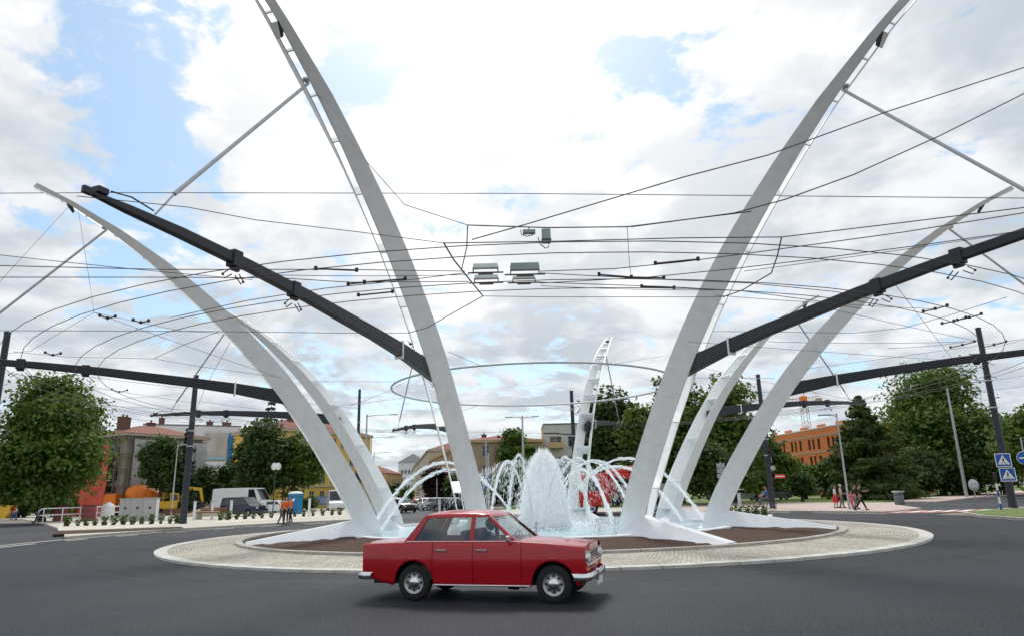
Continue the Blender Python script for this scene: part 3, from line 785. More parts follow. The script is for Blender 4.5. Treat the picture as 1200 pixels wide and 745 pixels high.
    for (a0, a1, gk) in ((xf0, xf1, P.get('fglass', True)), (xr0, xr1, P.get('rglass', True))):
        e = 1 if a0 == xf0 else -1
        def q_(c, r, ins=0):
            b = Vector((a0+e*.06*(1-c*c), yb*c, zB)); q = Vector((a1+e*.05*(1-c*c), yt*c, zT)); p = b+(q-b)*r; p.x -= e*ins; return p
        cs = [-1, -.93, -.5, 0, .5, .93, 1]; rr = [0, .05, .92, 1]
        for k in range(6):
            for j in range(3):
                g_ = gk and 1 <= k <= 4 and j == 1
                I = .012 if g_ else 0
                c4 = [q_(cs[k], rr[j], I), q_(cs[k+1], rr[j], I), q_(cs[k+1], rr[j+1], I), q_(cs[k], rr[j+1], I)]
                if g_: gl.append(c4)
                else: fr.add(c4, [(0, 1, 2, 3)], smooth=True)
    fr.obj('window_frame', paint, t)
    for c4 in gl:
        pass
    gm = MB(); 
    for c4 in gl: gm.add(c4, [(0, 1, 2, 3)])
    gm.obj('window_glass', M_glass if detail else M_dglass, t)
    rows = []
    for i in range(17):
        s = i/16; x = xr1+(xf1-xr1)*s; ed = 1-abs(2*s-1)**5
        rows.append([Vector((x+(.05*(1-c*c))*(1 if s > .5 else -1)*abs(2*s-1)**6, yt*c, zT+.06*ed*(1-abs(c)**3.2)+.012*ed)) for c in (-1, -.97, -.9, -.75, -.5, -.25, 0, .25, .5, .75, .9, .97, 1)])
        rows[-1][0].z = zT; rows[-1][-1].z = zT
    mb = MB(); mb.grid(rows); mb.obj('roof', paint, t, fixn=False)
    # wheels, lights, bumpers
    for side in (-1, 1):
        for a in ax: wheel_parts(t, a, side*(W-.115), rw, .17, detail, side)
    for side in (-1, 1):
        mb = MB()
        if detail:
            mb.lathe([(0, .07), (.05, .065), (.078, .05), (.088, .02), (.092, -.03)], 20, axis='x', c=(x1-.012, side*W*.70, zn-.16)); h = mb.obj('headlight', M_lens, t)
            mb = MB(); mb.lathe([(.086, .03), (.105, .035), (.112, .0), (.108, -.04)], 24, axis='x', c=(x1-.012, side*W*.70, zn-.16)); mb.obj('bezel', M_chrome, h)
            mb = MB(); mb.box((x1-.01, side*W*.74, zn-.33), (.06, .17, .05)); mb.obj('indicator', M_amber, t, bevel=.008)
        else:
            mb.box((x1-.05, side*W*.72, zn-.10), (.12, W*.34, .13)); mb.obj('headlight', M_lens, t, bevel=.03)
        mb = MB(); mb.box((x0+.03, side*W*.80, zt-.16), (.09, W*.20, .16)); mb.obj('tail_light', M_redlens, t, bevel=.02)
        mb = MB(); mb.box((xf0-.12, side*(yb+.10), zB+.06), (.06, .14, .09)); mb.obj('mirror', M_chrome if detail else M_black, t, bevel=.02)
    bz = P.get('bump', .42)
    for e, xx, nm in ((1, x1, 'front_bumper'), (-1, x0, 'rear_bumper')):
        mb = MB(); w = W*.97
        pts = [(xx-e*.22, -w-.015, bz), (xx+e*.02, -w, bz), (xx+e*.065, -w*.8, bz), (xx+e*.085, 0, bz), (xx+e*.065, w*.8, bz), (xx+e*.02, w, bz), (xx-e*.22, w+.015, bz)]
        rows = []
        for p in pts:
            p = Vector(p); dirn = Vector((e, .35*(1 if p.y > 0 else -1) if abs(p.y) > w*.9 else 0, 0)).normalized()
            rows.append([p+dirn*o+Vector((0, 0, h)) for o, h in ((-.02, -.06), (.012, -.05), (.03, -.02), (.03, .02), (.012, .05), (-.02, .06))])
        mb.grid(rows); mb.obj(nm, M_chrome if P.get('chrome') else (M_black if P.get('blackbump', True) else paint), t, fixn=False)
        if detail:
            for s in (-1, 1):
                mb = MB(); mb.box((xx+e*.11, s*W*.42, bz+.01), (.05, .05, .17)); mb.obj('overrider', M_chrome, t, bevel=.015)
            mb = MB(); mb.box((xx+e*.09, 0, bz-.11 if e > 0 else bz+.17), (.012, .50, .11)); mb.obj('number_plate', M_white, t)
    if detail:
        mb = MB(); mb.box((x1-.02, 0, zn-.16), (.06, W*1.02, .19)); g_ = mb.obj('grille', M_black, t)
        for k in range(5):
            mb = MB(); mb.box((x1+.022, 0, zn-.235+.037*k), (.012, W*1.0, .008)); mb.obj('grille_bar', M_chrome, g_)
        mb = MB()
        for zz in (zn-.06, zn-.26): mb.box((x1+.018, 0, zz), (.02, W*1.75, .016))
        mb.obj('grille_frame', M_chrome, g_)
    return t
SALOON = dict(L=3.94, W=1.61, belt=.925, nose=.84, tail=.90, sill=.25, roof=1.44, axles=(-.985, 1.439), rw=.295, xf0=.84, xf1=.31, xr0=-1.20, xr1=-.84,
              cuts=[-1.97, -.64, .08, .92, 1.97], cutnames=['rear_wing', 'rear_door', 'front_door', 'front_wing'],
              colb=[-1.20, -1.11, -1.02, 0.0, .08, .74, .84], colt=[-.84, -.80, -.76, .02, .09, .26, .31], glass={2, 4}, chrome=True, bump=.40, tumble=.755)
a_, b_ = G(486, 703.0), G(650, 708.0)
hd = math.atan2(b_.y-a_.y, b_.x-a_.x)+R(3.0); CS = (b_-a_).length/2.424*.985
ctr = a_.lerp(b_, .985/2.424)+Vector((-math.sin(hd), math.cos(hd), 0))*.74*CS
car = make_car('red_car', 'small old red four-door saloon driving past the fountain on the dark asphalt', 'car', (ctr.x, ctr.y, .0), hd, M_red, SALOON, True, scale=CS)
# seats, wheel and dash of the red car
for nm, c, d_ in (('rear_seat', (-.72, 0, .50), (.50, 1.20, .28)), ('rear_seat_back', (-.98, 0, .82), (.16, 1.18, .52)), ('dashboard', (.66, 0, .84), (.26, 1.24, .18))):
    mb = MB(); mb.box(c, d_); mb.obj(nm, M_seat if 'seat' in nm else M_black, car, bevel=.05)
for s in (-1, 1):
    mb = MB(); mb.box((.12, s*.34, .50), (.5, .46, .2)); mb.box((-.12, s*.34, .84), (.14, .46, .56), rot=Matrix.Rotation(-.18, 3, 'Y')); mb.obj('front_seat', M_seat, car, bevel=.05)
mb = MB()
rm = Matrix.Rotation(R(-60), 3, 'Y')
mb.tube([Vector((.48, .34, .90))+rm @ Vector((.19*math.cos(R(k*20)), .19*math.sin(R(k*20)), 0)) for k in range(19)], .013, 6, cap=False); mb.box((.49, .34, .90), (.02, .34, .03), rot=Matrix.Rotation(R(30), 3, 'Y')); mb.obj('steering_wheel', M_black, car)
mb = MB(); mb.box((.02, 0, zb_ := .66), (2.0, .02, .02)); mb.obj('tunnel', M_black, car)
for s in (-1, 1):
    mb = MB(); mb.tube([(.82, s*.30, .965), (.66, s*.05+.22, 1.10)], .008, 5); mb.obj('wiper', M_black, car)
for k in range(2):
    mb = MB(); 
    mb.box((-.05, (-1)**k*.735, .60), (1.6, .012, .5)); mb.obj('door_card', M_trim, car)

M_pwhite = mat('white_car_paint', (.78, .79, .80), rough=.3, coat=.4)
M_pblue = mat('dark_blue_paint', (.012, .016, .045), rough=.25, coat=.5)
M_pgrey = mat('grey_car_paint', (.16, .17, .18), rough=.3, coat=.4)
M_psilver = mat('silver_car_paint', (.42, .45, .47), rough=.3, metal=.5, coat=.4)
M_pblack = mat('black_car_paint', (.012, .012, .014), rough=.25, coat=.5)
M_porange = mat('orange_paint', (.85, .22, .015), rough=.4)
M_pyellow = mat('yellow_paint', (.70, .42, .03), rough=.5, var=.1)
M_pred = mat('red_truck_paint', (.62, .025, .015), rough=.35, coat=.3)
HATCH = dict(L=4.1, W=1.72, belt=.95, nose=.78, tail=.98, sill=.22, roof=1.47, axles=(-1.25, 1.28), rw=.31, xf0=.98, xf1=.30, xr0=-1.88, xr1=-1.50,
             cuts=[-2.05, -1.0, -.1, .85, 2.05], cutnames=['rear_wing', 'rear_door', 'front_door', 'front_wing'], colb=[-1.88, -1.55, -1.45, -.15, -.06, .75, .98], colt=[-1.5, -1.42, -1.3, -.15, -.06, .22, .30], glass={2, 4}, bump=.45, tumble=.74, blackbump=False)
MPV = dict(HATCH, L=4.85, W=1.95, belt=1.10, nose=.92, tail=1.1, roof=1.95, axles=(-1.5, 1.45), rw=.33, xf0=1.45, xf1=.62, xr0=-2.38, xr1=-2.22, cuts=[-2.42, -1.2, -.1, .95, 2.42],
           colb=[-2.38, -2.25, -2.15, -.9, -.8, .2, .3, 1.2, 1.45], colt=[-2.22, -2.12, -2.05, -.9, -.8, .2, .3, .52, .62], glass={2, 4, 6}, tumble=.82)
VAN = dict(HATCH, L=7.0, W=2.05, belt=1.30, nose=1.05, tail=1.3, sill=.35, roof=2.75, axles=(-2.0, 2.25), rw=.36, xf0=2.75, xf1=1.85, xr0=-3.48, xr1=-3.44, cuts=[-3.5, -1.4, .9, 1.95, 3.5], cutnames=['rear_wing', 'side_panel', 'front_door', 'front_wing'],
           colb=[-3.48, -.5, .9, 1.02, 2.2, 2.75], colt=[-3.44, -.5, .9, 1.02, 1.65, 1.85], glass={3}, tumble=.88, rglass=False)
def heading(p, q): return math.atan2(q.y-p.y, q.x-p.x)
v = G(278, 603); make_car('delivery_van', 'long high-roofed white van parked in front of the dark trees', 'van', (v.x-1.2, v.y+5, .12), R(-12), M_pwhite, VAN, scale=1.13)
v = G(285, 605.5); make_car('people_carrier', 'dark blue people carrier parked in front of the long white van', 'car', (v.x, v.y, .12), R(-22), M_pblue, MPV)
v = G(306, 603); make_car('parked_car', 'white car half hidden behind the dark blue people carrier', 'car', (v.x+.6, v.y+4.2, .12), R(-24), M_pwhite, HATCH)
v = G(392, 598); make_car('delivery_van', 'white van seen from the front beside the blue hoarding', 'van', (v.x, v.y, .0), R(-72), M_pwhite, VAN)
CARS = [(473, 600.0, -60, M_pblack, 'dark car leaving the roundabout beside the lowest water arc'), (465, 594, -72, M_psilver, 'silver car far up the street behind the water arc'), (500, 597, -70, M_pwhite, 'white car coming down the street below the dark red tree'),
        (517, 597, -20, M_psilver, 'pale silver car parked below the dark red tree'), (527, 598, -18, M_pgrey, 'grey car parked next to the pale silver one'), (537, 599, -15, M_pblack, 'black car partly behind the tall left pylon'),
        (490, 590, -74, M_pred, 'red car small in the distance up the street')]
for x, y, a, m, lb in CARS:
    v = G(x, y); make_car('parked_car', lb, 'car', (v.x, v.y, .0), R(a), m, HATCH, group='cars in the street behind')
for x, y, a, m, lb in [(873, 587, 5, M_pwhite, 'white car parked under the park trees by the dark pole'), (908, 586, 8, M_pgrey, 'grey car glimpsed under the trees right of the cyclist'), (845, 587, 4, M_psilver, 'silver car glimpsed under the trees left of the dark pole'),
                       (35, 603, 12, M_pgrey, 'grey car parked under the big left tree'), (14, 605, 170, M_pblue, 'dark blue car at the picture edge below the big left tree')]:
    v = G(x, y); make_car('parked_car', lb, 'car', (v.x, v.y, .1), R(a), m, HATCH, group='cars parked under the trees')

# red lorry with a crane behind the fountain
v = G(712, 601.5); tk = thing('red_lorry', 'bright red lorry with a folded red crane behind the fountain', 'lorry', (v.x-.7, v.y, 0), R(186)); tk.scale = (1.15, 1.15, 1.15)
K = 1.0
mb = MB(); mb.prism_y([(1.55, .55), (1.55, 1.5), (1.38, 2.65), (1.25, 2.78), (-.55, 2.78), (-.55, .55)], -1.2, 1.2); cab = mb.obj('cab', M_pred, tk, bevel=.08)
mb = MB(); mb.prism_y([(1.57, 1.58), (1.42, 2.50), (1.39, 2.50), (1.53, 1.58)], -1.05, 1.05); mb.obj('windscreen', M_dglass, cab)
for s in (-1, 1):
    mb = MB(); mb.prism_y([(1.30, 1.60), (1.12, 2.45), (.15, 2.45), (.15, 1.60)], s*1.2, s*1.215); mb.obj('side_window', M_dglass, cab)
    mb = MB(); mb.box((1.57, s*.85, .95), (.05, .42, .24)); mb.obj('headlight', M_lens, cab, bevel=.02)
    mb = MB(); mb.box((1.35, s*1.32, 2.0), (.10, .16, .5)); mb.obj('mirror', M_black, cab, bevel=.02)
mb = MB(); mb.box((1.60, 0, .62), (.14, 2.4, .36)); mb.obj('bumper', M_pwhite, cab, bevel=.04)
mb = MB(); mb.box((1.58, 0, 1.30), (.04, 1.5, .30)); mb.obj('grille', M_black, cab)
mb = MB(); mb.box((-2.6, 0, .85), (6.6, 1.0, .3)); mb.obj('chassis', M_black, tk)
mb = MB(); mb.box((-3.7, 0, 1.5), (4.6, 2.4, .95)); mb.obj('load_bed', mat('grey_bed', (.38, .34, .31), rough=.7, var=.1), tk, bevel=.03)
mb = MB(); mb.tube([(-1.0, 0, 1.2), (-1.0, 0, 3.0)], .25, 10); mb.box((-2.4, 0, 3.05), (3.6, .5, .42), rot=Matrix.Rotation(.10, 3, 'Y')); mb.box((-2.6, .3, 2.5), (3.8, .42, .36), rot=Matrix.Rotation(-.12, 3, 'Y')); mb.box((-4.3, .1, 2.75), (.6, .7, .8)); mb.obj('crane', M_pred, tk, bevel=.06)
for x in (.75, -3.6, -4.9):
    for s in (-1, 1): wheel_parts(tk, x, s*1.05, .48, .3, False, s)
# concrete mixer lorry left
v = G(160, 604.5); mx_ = thing('mixer_lorry', 'concrete mixer lorry with a fat orange drum behind the grey cabinets', 'lorry', (v.x, v.y, 0), R(180))
mb = MB(); mb.box((0, 0, .95), (7.6, .9, .3)); mb.obj('chassis', M_black, mx_)
mb = MB(); mb.prism_y([(3.9, .6), (3.9, 1.7), (3.7, 2.9), (2.3, 2.9), (2.3, .6)], -1.2, 1.2); c_ = mb.obj('cab', M_porange, mx_, bevel=.08)
mb = MB(); mb.prism_y([(3.93, 1.75), (3.75, 2.7), (3.72, 2.7), (3.9, 1.75)], -1.05, 1.05); mb.obj('windscreen', M_dglass, c_)
mb = MB(); rt_ = Matrix.Rotation(R(-10), 3, 'Y')
mb.lathe([(0, -2.5), (.62, -2.5), (.7, -2.4), (1.22, -.7), (1.28, .2), (1.22, .9), (.75, 2.0), (.6, 2.05), (0, 2.05)], 32, axis='x', c=(-.6, 0, 2.62), rot=rt_); dr = mb.obj('drum', M_porange, mx_)
mb = MB()
for q in (-1.6, -.7, .2, 1.0): mb.lathe([(1.30-.25*abs(q+.1)**1.2*.6, q-.03), (1.34-.25*abs(q+.1)**1.2*.6, q), (1.30-.25*abs(q+.1)**1.2*.6, q+.03)], 32, axis='x', c=(-.6, 0, 2.62), rot=rt_)
mb.obj('drum_rib', mat('orange_dark', (.65, .10, .012), rough=.5), dr)
mb = MB(); mb.box((-3.3, 0, 2.2), (.5, 1.4, 1.9)); mb.box((-3.9, 0, 1.7), (1.0, .5, .1)); mb.obj('chute', M_pyellow, mx_, bevel=.03)
for x in (2.9, -1.6, -2.9):
    for s in (-1, 1): wheel_parts(mx_, x, s*1.05, .5, .3, False, s)
# yellow excavator
v = G(200, 604); ex = thing('excavator', 'yellow excavator with raised arm left of the dark pole and white van', 'excavator', (v.x, v.y, 0), R(15))
for s in (-1, 1):
    mb = MB(); mb.prism_y([(-1.6, .35), (-1.35, .05), (1.35, .05), (1.6, .35), (1.35, .72), (-1.35, .72)], s*1.05-.25, s*1.05+.25); mb.obj('track', M_black, ex, bevel=.04)
mb = MB(); mb.box((-.5, 0, 1.35), (2.6, 2.2, .9)); mb.obj('body', M_pyellow, ex, bevel=.10)
mb = MB(); mb.prism_y([(-.1, 1.7), (.95, 1.7), (.8, 2.75), (-.1, 2.85)], -.95, .05); c_ = mb.obj('cab', M_pyellow, ex, bevel=.05)
mb = MB(); mb.prism_y([(.05, 1.9), (.85, 1.9), (.72, 2.6), (.05, 2.68)], -.97, .07); mb.obj('window', M_dglass, c_)
def barb(mb, a, b, w, h0, h1):
    a, b = Vector(a), Vector(b); d = (b-a).normalized(); n = Vector((-d.z, 0, d.x))
    mb.hexa([a+Vector((0, -w, 0))-n*h0, b+Vector((0, -w, 0))-n*h1, b+Vector((0, w, 0))-n*h1, a+Vector((0, w, 0))-n*h0, a+Vector((0, -w, 0))+n*h0, b+Vector((0, -w, 0))+n*h1, b+Vector((0, w, 0))+n*h1, a+Vector((0, w, 0))+n*h0])
mb = MB(); barb(mb, (.6, .4, 1.6), (1.8, .4, 3.4), .18, .22, .26); barb(mb, (1.75, .4, 3.3), (3.1, .4, 3.2), .16, .25, .16); barb(mb, (3.1, .4, 3.35), (3.5, .4, 1.6), .13, .18, .12); mb.obj('boom', M_pyellow, ex, bevel=.03)
mb = MB(); mb.prism_y([(3.2, 1.6), (3.7, 1.6), (3.9, .9), (3.4, .7), (3.0, 1.1)], .0, .8); mb.obj('bucket', M_beam, ex, bevel=.02)
# ------------------------------------------------------------------ poles, signs, wires, street furniture
def pole(name, label, base, top, r0, r1, m, cat='pole', group=None, base_z=.0):
    b = base.copy(); b.z = base_z; t = thing(name, label, cat, b, 0, group); h = top-base_z
    mb = MB(); mb.tube([(0, 0, -.05), (0, 0, h*.02), (0, 0, h)], [r0, r0, r1], 16); mb.obj('shaft', m, t)
    mb = MB(); mb.lathe([(r0*1.9, -.02), (r0*1.9, .05), (r0*1.25, .10), (r0*1.05, .22)], 16); mb.obj('base', m if m is not M_darkpole else M_black, t)
    mb = MB(); mb.lathe([(r1, h), (r1*1.15, h+.01), (r1*1.1, h+.06), (0, h+.12)], 16); mb.obj('cap', M_black, t)
    return t
def bands(t, zs, r):
    for z in zs:
        mb = MB(); mb.lathe([(r, z-.05), (r+.03, z-.04), (r+.03, z+.04), (r, z+.05)], 16); mb.box((r+.06, 0, z), (.10, .06, .06)); mb.obj('clamp_band', M_galv, t)
pz = G(214, 615); pb = pole('catenary_pole', 'thick dark catenary pole on the left pavement beside the planted strip', pz, 11.6, .27, .19, M_darkpole, group='dark catenary poles'); bands(pb, (6.0, 7.2, 8.6, 10.9), .23)
a = at(15, 390, 38.); pA = pole('catenary_pole', 'dark catenary pole cut by the left picture edge', Vector((a.x-.3, 38, 0)), a.z, .22, .17, M_darkpole, group='dark catenary poles'); bands(pA, (5.5, 7.4), .2)
pC = pole('catenary_pole', 'dark catenary pole rising behind the left bending pylons', G(417, 600), 14.4, .22, .16, M_darkpole, group='dark catenary poles'); bands(pC, (9, 10.5), .19)
pD = pole('catenary_pole', 'dark catenary pole standing right behind the most distant pylon', G(676, 601), 10.4, .20, .15, M_darkpole, group='dark catenary poles'); bands(pD, (6.5, 8.8), .17)
mb = MB(); mb.tube([(0, 0, 6.6), (-1.4, 0, 6.75)], .05, 8); mb.box((-1.9, 0, 6.78), (1.3, .22, .10)); mb.obj('lamp_arm', M_beam, pD)
pE = pole('catenary_pole', 'dark catenary pole right of the bending pylons carrying a small red sign', G(906, 597), 10.9, .23, .16, M_darkpole, group='dark catenary poles'); bands(pE, (4.3, 5.6, 7.5), .21)
pF = pole('catenary_pole', 'tall dark pole at the right edge with two blue crossing signs', G(1188, 597), 12.0, .24, .17, M_darkpole, group='dark catenary poles'); bands(pF, (6.6, 8.4, 9.9, 3.0), .22)
for z in (8.7, 9.6):
    mb = MB(); mb.box((0, -.18, z), (.12, .2, .16)); mb.tube([(0, -.25, z), (.35, -.4, z-.2)], .02, 6); mb.obj('insulator', M_wire, pF)
mb = MB(); mb.box((0, 0, .06), (1.3, 1.0, .14)); mb.obj('footing', M_kerb, pF, bevel=.03)

M_sblue = mat('sign_blue', (.015, .10, .42), rough=.4); M_swhite = mat('sign_white', (.82, .83, .83), rough=.4); M_sblack = mat('sign_black', (.02, .02, .02), rough=.5)
M_sred = mat('sign_red', (.62, .05, .04), rough=.4); M_sgrey = mat('sign_back', (.42, .43, .44), rough=.5, metal=.4)
def flat(mb, poly, y, mi=0): mb.add([(p[0], y, p[1]) for p in poly], [tuple(range(len(poly)))], mi)
def disc(r, n=24, cx=0, cz=0): return [(cx+r*math.cos(6.2832*k/n), cz+r*math.sin(6.2832*k/n)) for k in range(n)]
def crossing_sign(label, loc, rz, s=.80, group=None):
    t = thing('crossing_sign', label, 'road sign', loc, rz, group); h = s/2
    mb = MB(); mb.box((0, 0, 0), (s, .03, s)); mb.obj('plate', M_swhite, t, bevel=.01)
    mb = MB(); q = h*.90; flat(mb, [(-q, -q), (q, -q), (q, q), (-q, q)], -.0165); mb.obj('blue_field', M_sblue, t, fixn=False)
    mb = MB(); flat(mb, [(-q*.86, -q*.72), (q*.86, -q*.72), (0, q*.84)], -.0185); mb.obj('white_triangle', M_swhite, t, fixn=False)
    mb = MB(); y = -.0205     # walking figure on stripes
    flat(mb, disc(q*.09, 12, .02*s, q*.36), y); flat(mb, [(-q*.08, q*.24), (q*.12, q*.24), (q*.10, -q*.08), (-q*.08, -q*.08)], y)
    flat(mb, [(-q*.08, -q*.06), (q*.02, -q*.06), (-q*.14, -q*.50), (-q*.26, -q*.50)], y); flat(mb, [(0, -q*.06), (q*.10, -q*.06), (q*.28, -q*.50), (q*.16, -q*.50)], y)
    flat(mb, [(q*.10, q*.20), (q*.26, q*.02), (q*.21, -q*.02), (q*.06, q*.12)], y); flat(mb, [(-q*.08, q*.20), (-q*.24, q*.04), (-q*.19, 0), (-q*.04, q*.12)], y)
    for k in range(5): flat(mb, [(q*(-.66+k*.28), -q*.68), (q*(-.52+k*.28), -q*.68), (q*(-.50+k*.26), -q*.55), (q*(-.61+k*.26), -q*.55)], y-.0005)
    mb.obj('pictogram', M_sblack, t, fixn=False); return t
pf = G(1188, 597)
dpf = -math.atan2(pf.x, pf.y)
tow = Vector((-pf.x, -pf.y, 0)).normalized()
sa = at(1176, 538.5, pf.y-.4); sb = at(1178, 552, pf.y-.4)
crossing_sign('upper blue crossing sign on the tall dark right pole', Vector((sa.x, pf.y-.36, sa.z)), dpf, .86, 'blue crossing signs')
crossing_sign('lower blue crossing sign on the tall dark right pole', Vector((sa.x+.12, pf.y-.36, sa.z-.92)), dpf, .86, 'blue crossing signs')
# round blue keep right sign at the picture edge, on its own post
q = at(1197, 536, 44.5); t = thing('round_sign', 'round blue arrow sign cut by the right picture edge', 'road sign', (q.x+.2, 44.5, 0), dpf)
mb = MB(); mb.tube([(0, .05, 0), (0, .05, q.z+1.3)], .04, 8); mb.obj('post', M_galv, t)
mb = MB(); mb.lathe([(0, -.02), (.42, -.02), (.42, .02), (0, .02)], 28, axis='y', c=(0, 0, q.z)); mb.obj('plate', M_swhite, t)
mb = MB(); flat(mb, disc(.39, 28, 0, q.z), -.024); mb.obj('blue_field', M_sblue, t, fixn=False)
mb = MB(); flat(mb, [(-.28, q.z+.05), (.02, q.z+.05), (.02, q.z+.16), (.28, q.z), (.02, q.z-.16), (.02, q.z-.05), (-.28, q.z-.05)], -.027); mb.obj('arrow', M_swhite, t, fixn=False)
# small sign back and red plate on pole E
e = G(906, 597); 
q = at(914, 557.5, e.y-.3); t = thing('street_sign', 'small red and white plate sticking out of the dark pole by the cyclist', 'sign', (q.x+.1, e.y-.02, q.z), 0)
mb = MB(); mb.box((0, 0, 0), (.85, .03, .34)); mb.obj('plate', M_sred, t, bevel=.01); mb = MB(); flat(mb, [(-.36, -.03), (.36, -.03), (.36, .05), (-.36, .05)], -.018); mb.obj('lettering', M_swhite, t, fixn=False)
for px, py, lb in ((903, 531, 'upper dark signal box on the dark pole by the cyclist'), (905, 548, 'lower round grey sign on the dark pole by the cyclist')):
    q = at(px, py, e.y-.3); t = thing('pole_fitting', lb, 'fitting', (q.x+.05, e.y-.30, q.z))
    mb = MB()
    if 'round' in lb: mb.lathe([(0, -.03), (.21, -.03), (.21, .0), (0, .0)], 24, axis='y'); mb.obj('plate', M_sgrey, t)
    else:
        mb.box((0, 0, 0), (.36, .3, .5)); mb.obj('case', M_black, t, bevel=.03); mb = MB(); mb.tube([(0, .1, -.25), (0, .1, -.7)], .03, 6); mb.obj('conduit', M_galv, t)
# round sign seen from behind on the far right, striped marker post, bin
b = G(1146, 585.5); q = at(1141, 568, b.y); t = thing('round_sign', 'grey back of a round sign beside the pale lamp post on the right', 'road sign', (q.x, b.y, 0), R(10))
mb = MB(); mb.tube([(0, .06, 0), (0, .06, q.z+.3)], .05, 8); mb.obj('post', M_galv, t); mb = MB(); mb.lathe([(0, -.02), (.60, -.02), (.60, .02), (0, .02)], 28, axis='y', c=(0, 0, q.z)); mb.box((0, -.05, q.z+.2), (.5, .03, .05)); mb.box((0, -.05, q.z-.2), (.5, .03, .05)); mb.obj('plate', mat('sign_back_pale', (.55, .57, .58), rough=.5), t)
b = G(1174, 600); t = thing('marker_post', 'slim blue and white banded marker post left of the big right pole', 'post', (b.x, b.y, .12), 0)
hh = at(1168, 558, b.y).z-.12
for k in range(5):
    mb = MB(); mb.tube([(0, 0, hh*k/5), (0, 0, hh*(k+1)/5)], .055 if k else .06, 8); mb.obj('band', [M_sblue, M_swhite, M_sblue, M_swhite, M_beam][k], t)
mb = MB(); mb.box((0, 0, hh+.12), (.16, .16, .28)); mb.obj('head', M_beam, t, bevel=.03)
b = G(1055, 592.5); t = thing('litter_bin', 'grey litter bin with a wide lid by the park pavement', 'bin', (b.x, b.y, .12), 0); t.scale = (.82, .82, .82)
mb = MB(); mb.lathe([(.0, 0), (.42, 0), (.46, .1), (.44, 1.0), (.40, 1.02)], 16); mb.obj('body', mat('bin_grey', (.14, .16, .18), rough=.6), t); mb = MB(); mb.lathe([(.42, 1.1), (.62, 1.28), (.60, 1.34), (.2, 1.30), (0, 1.30)], 16); mb.obj('lid', M_galv, t)
for s in (-1, 1):
    mb = MB(); mb.tube([(s*.38, 0, .95), (s*.45, 0, 1.2)], .03, 6); mb.obj('lid_strut', M_galv, t)
# round direction signs left with dark green post
b = G(319, 606); q = at(320, 546, b.y); t = thing('round_sign', 'pair of white round sign plates on a dark post above the workers', 'road sign', (b.x, b.y, .1), 0)
mb = MB(); mb.tube([(0, .06, 0), (0, .06, q.z+.3)], .055, 8); mb.obj('post', mat('green_post', (.02, .06, .04), rough=.5), t)
for xx, rzz in ((-.12, -.5), (.30, 1.0)):
    mb = MB(); rot = Matrix.Rotation(rzz, 3, 'Z'); mb.lathe([(0, -.02), (.36, -.02), (.36, .02), (0, .02)], 24, axis='y', c=(xx, -.05, q.z-.1), rot=rot); mb.obj('plate', M_swhite, t)
# blue arrow sign seen through the fountain
b = G(571, 604); q = at(570, 565, b.y); t = thing('parking_sign', 'blue sign with white letter on a thin post behind the water', 'road sign', (q.x, b.y, 0), 0)
mb = MB(); mb.tube([(0, .05, 0), (0, .05, 6.2)], .06, 8); mb.obj('post', M_galv, t); mb = MB(); mb.box((0, -.02, q.z), (.62, .03, .95)); mb.obj('plate', M_sblue, t, bevel=.01)
mb = MB(); flat(mb, [(-.06, q.z-.3), (.06, q.z-.3), (.06, q.z+.05), (.2, q.z+.05), (0, q.z+.32), (-.2, q.z+.05), (-.06, q.z+.05)], -.037); mb.obj('arrow', M_swhite, t, fixn=False)
# signs on posts near the right trees
b = G(845, 600); q = at(845, 551, b.y); t = thing('round_sign', 'pale direction plates on a post between the right pylons', 'road sign', (q.x, b.y, 0), R(-20))
mb = MB(); mb.tube([(0, .06, 0), (0, .06, q.z+.7)], .05, 8); mb.obj('post', M_galv, t)
for dz in (.4, 0, -.4):
    mb = MB(); mb.box((0, 0, q.z+dz), (.62, .03, .34)); mb.obj('plate', M_sgrey, t, bevel=.01)

# lamp posts
def lamp(label, base, H, arms, m=M_galv, r=.11, group='grey lamp posts', alen=1.4):
    t = pole('street_lamp', label, base, H, r, r*.55, m, 'street lamp', group)
    for a in arms:
        d = Vector((math.cos(R(a)), math.sin(R(a)), 0))
        mb = MB(); mb.tube([Vector((0, 0, H-.15)), d*alen*.4+Vector((0, 0, H-.02)), d*alen+Vector((0, 0, H))], .045, 8); mb.obj('arm', m, t)
        mb = MB(); rot = Matrix.Rotation(R(a), 3, 'Z'); mb.box(d*(alen+.35)+Vector((0, 0, H+.01)), (.9, .3, .11), rot=rot); mb.obj('lamp_head', M_sgrey, t, bevel=.03)
    return t
g1 = G(1133, 583); lamp('pale grey lamp post without arm in front of the biggest right tree', g1, 12.6, [], r=.19)
h1 = G(996, 598); lamp('thin pale lamp post with a flat lamp beside the walkers', Vector((h1.x, h1.y, 0)), 6.9, [170], r=.085, alen=.5)
l1 = Vector((at(78, 603, 75).x, 75, 0)); lamp('bent grey lamp post in front of the big left tree', l1, at(92, 526, 75).z, [5], r=.10, alen=2.6)
for (bx, by, tx, ty, lb, ar) in [(433, 600, 431, 486, 'tallest of the grey lamp posts in the street, behind the left pylons', [0]), (437, 597, 436, 512, 'second lamp post in the street, just behind the tallest', [0]), (440, 595, 439, 530, 'third, lower lamp post in the street on the left', [0]), (442, 592, 441, 545, 'fourth and smallest lamp post down the street', [0])]:
    Y = {433: 85, 437: 115, 440: 150, 442: 200}[bx]; tp = at(tx, ty, Y); lamp(lb, Vector((tp.x-.1, Y, 0)), tp.z, ar, r=.16, alen=3.0 if Y < 120 else 2.5)
tp = at(612, 488, 80); lamp('grey two-armed lamp post above the water dome', Vector((tp.x, 80, 0)), tp.z, [180, 0], r=.17, alen=1.2)
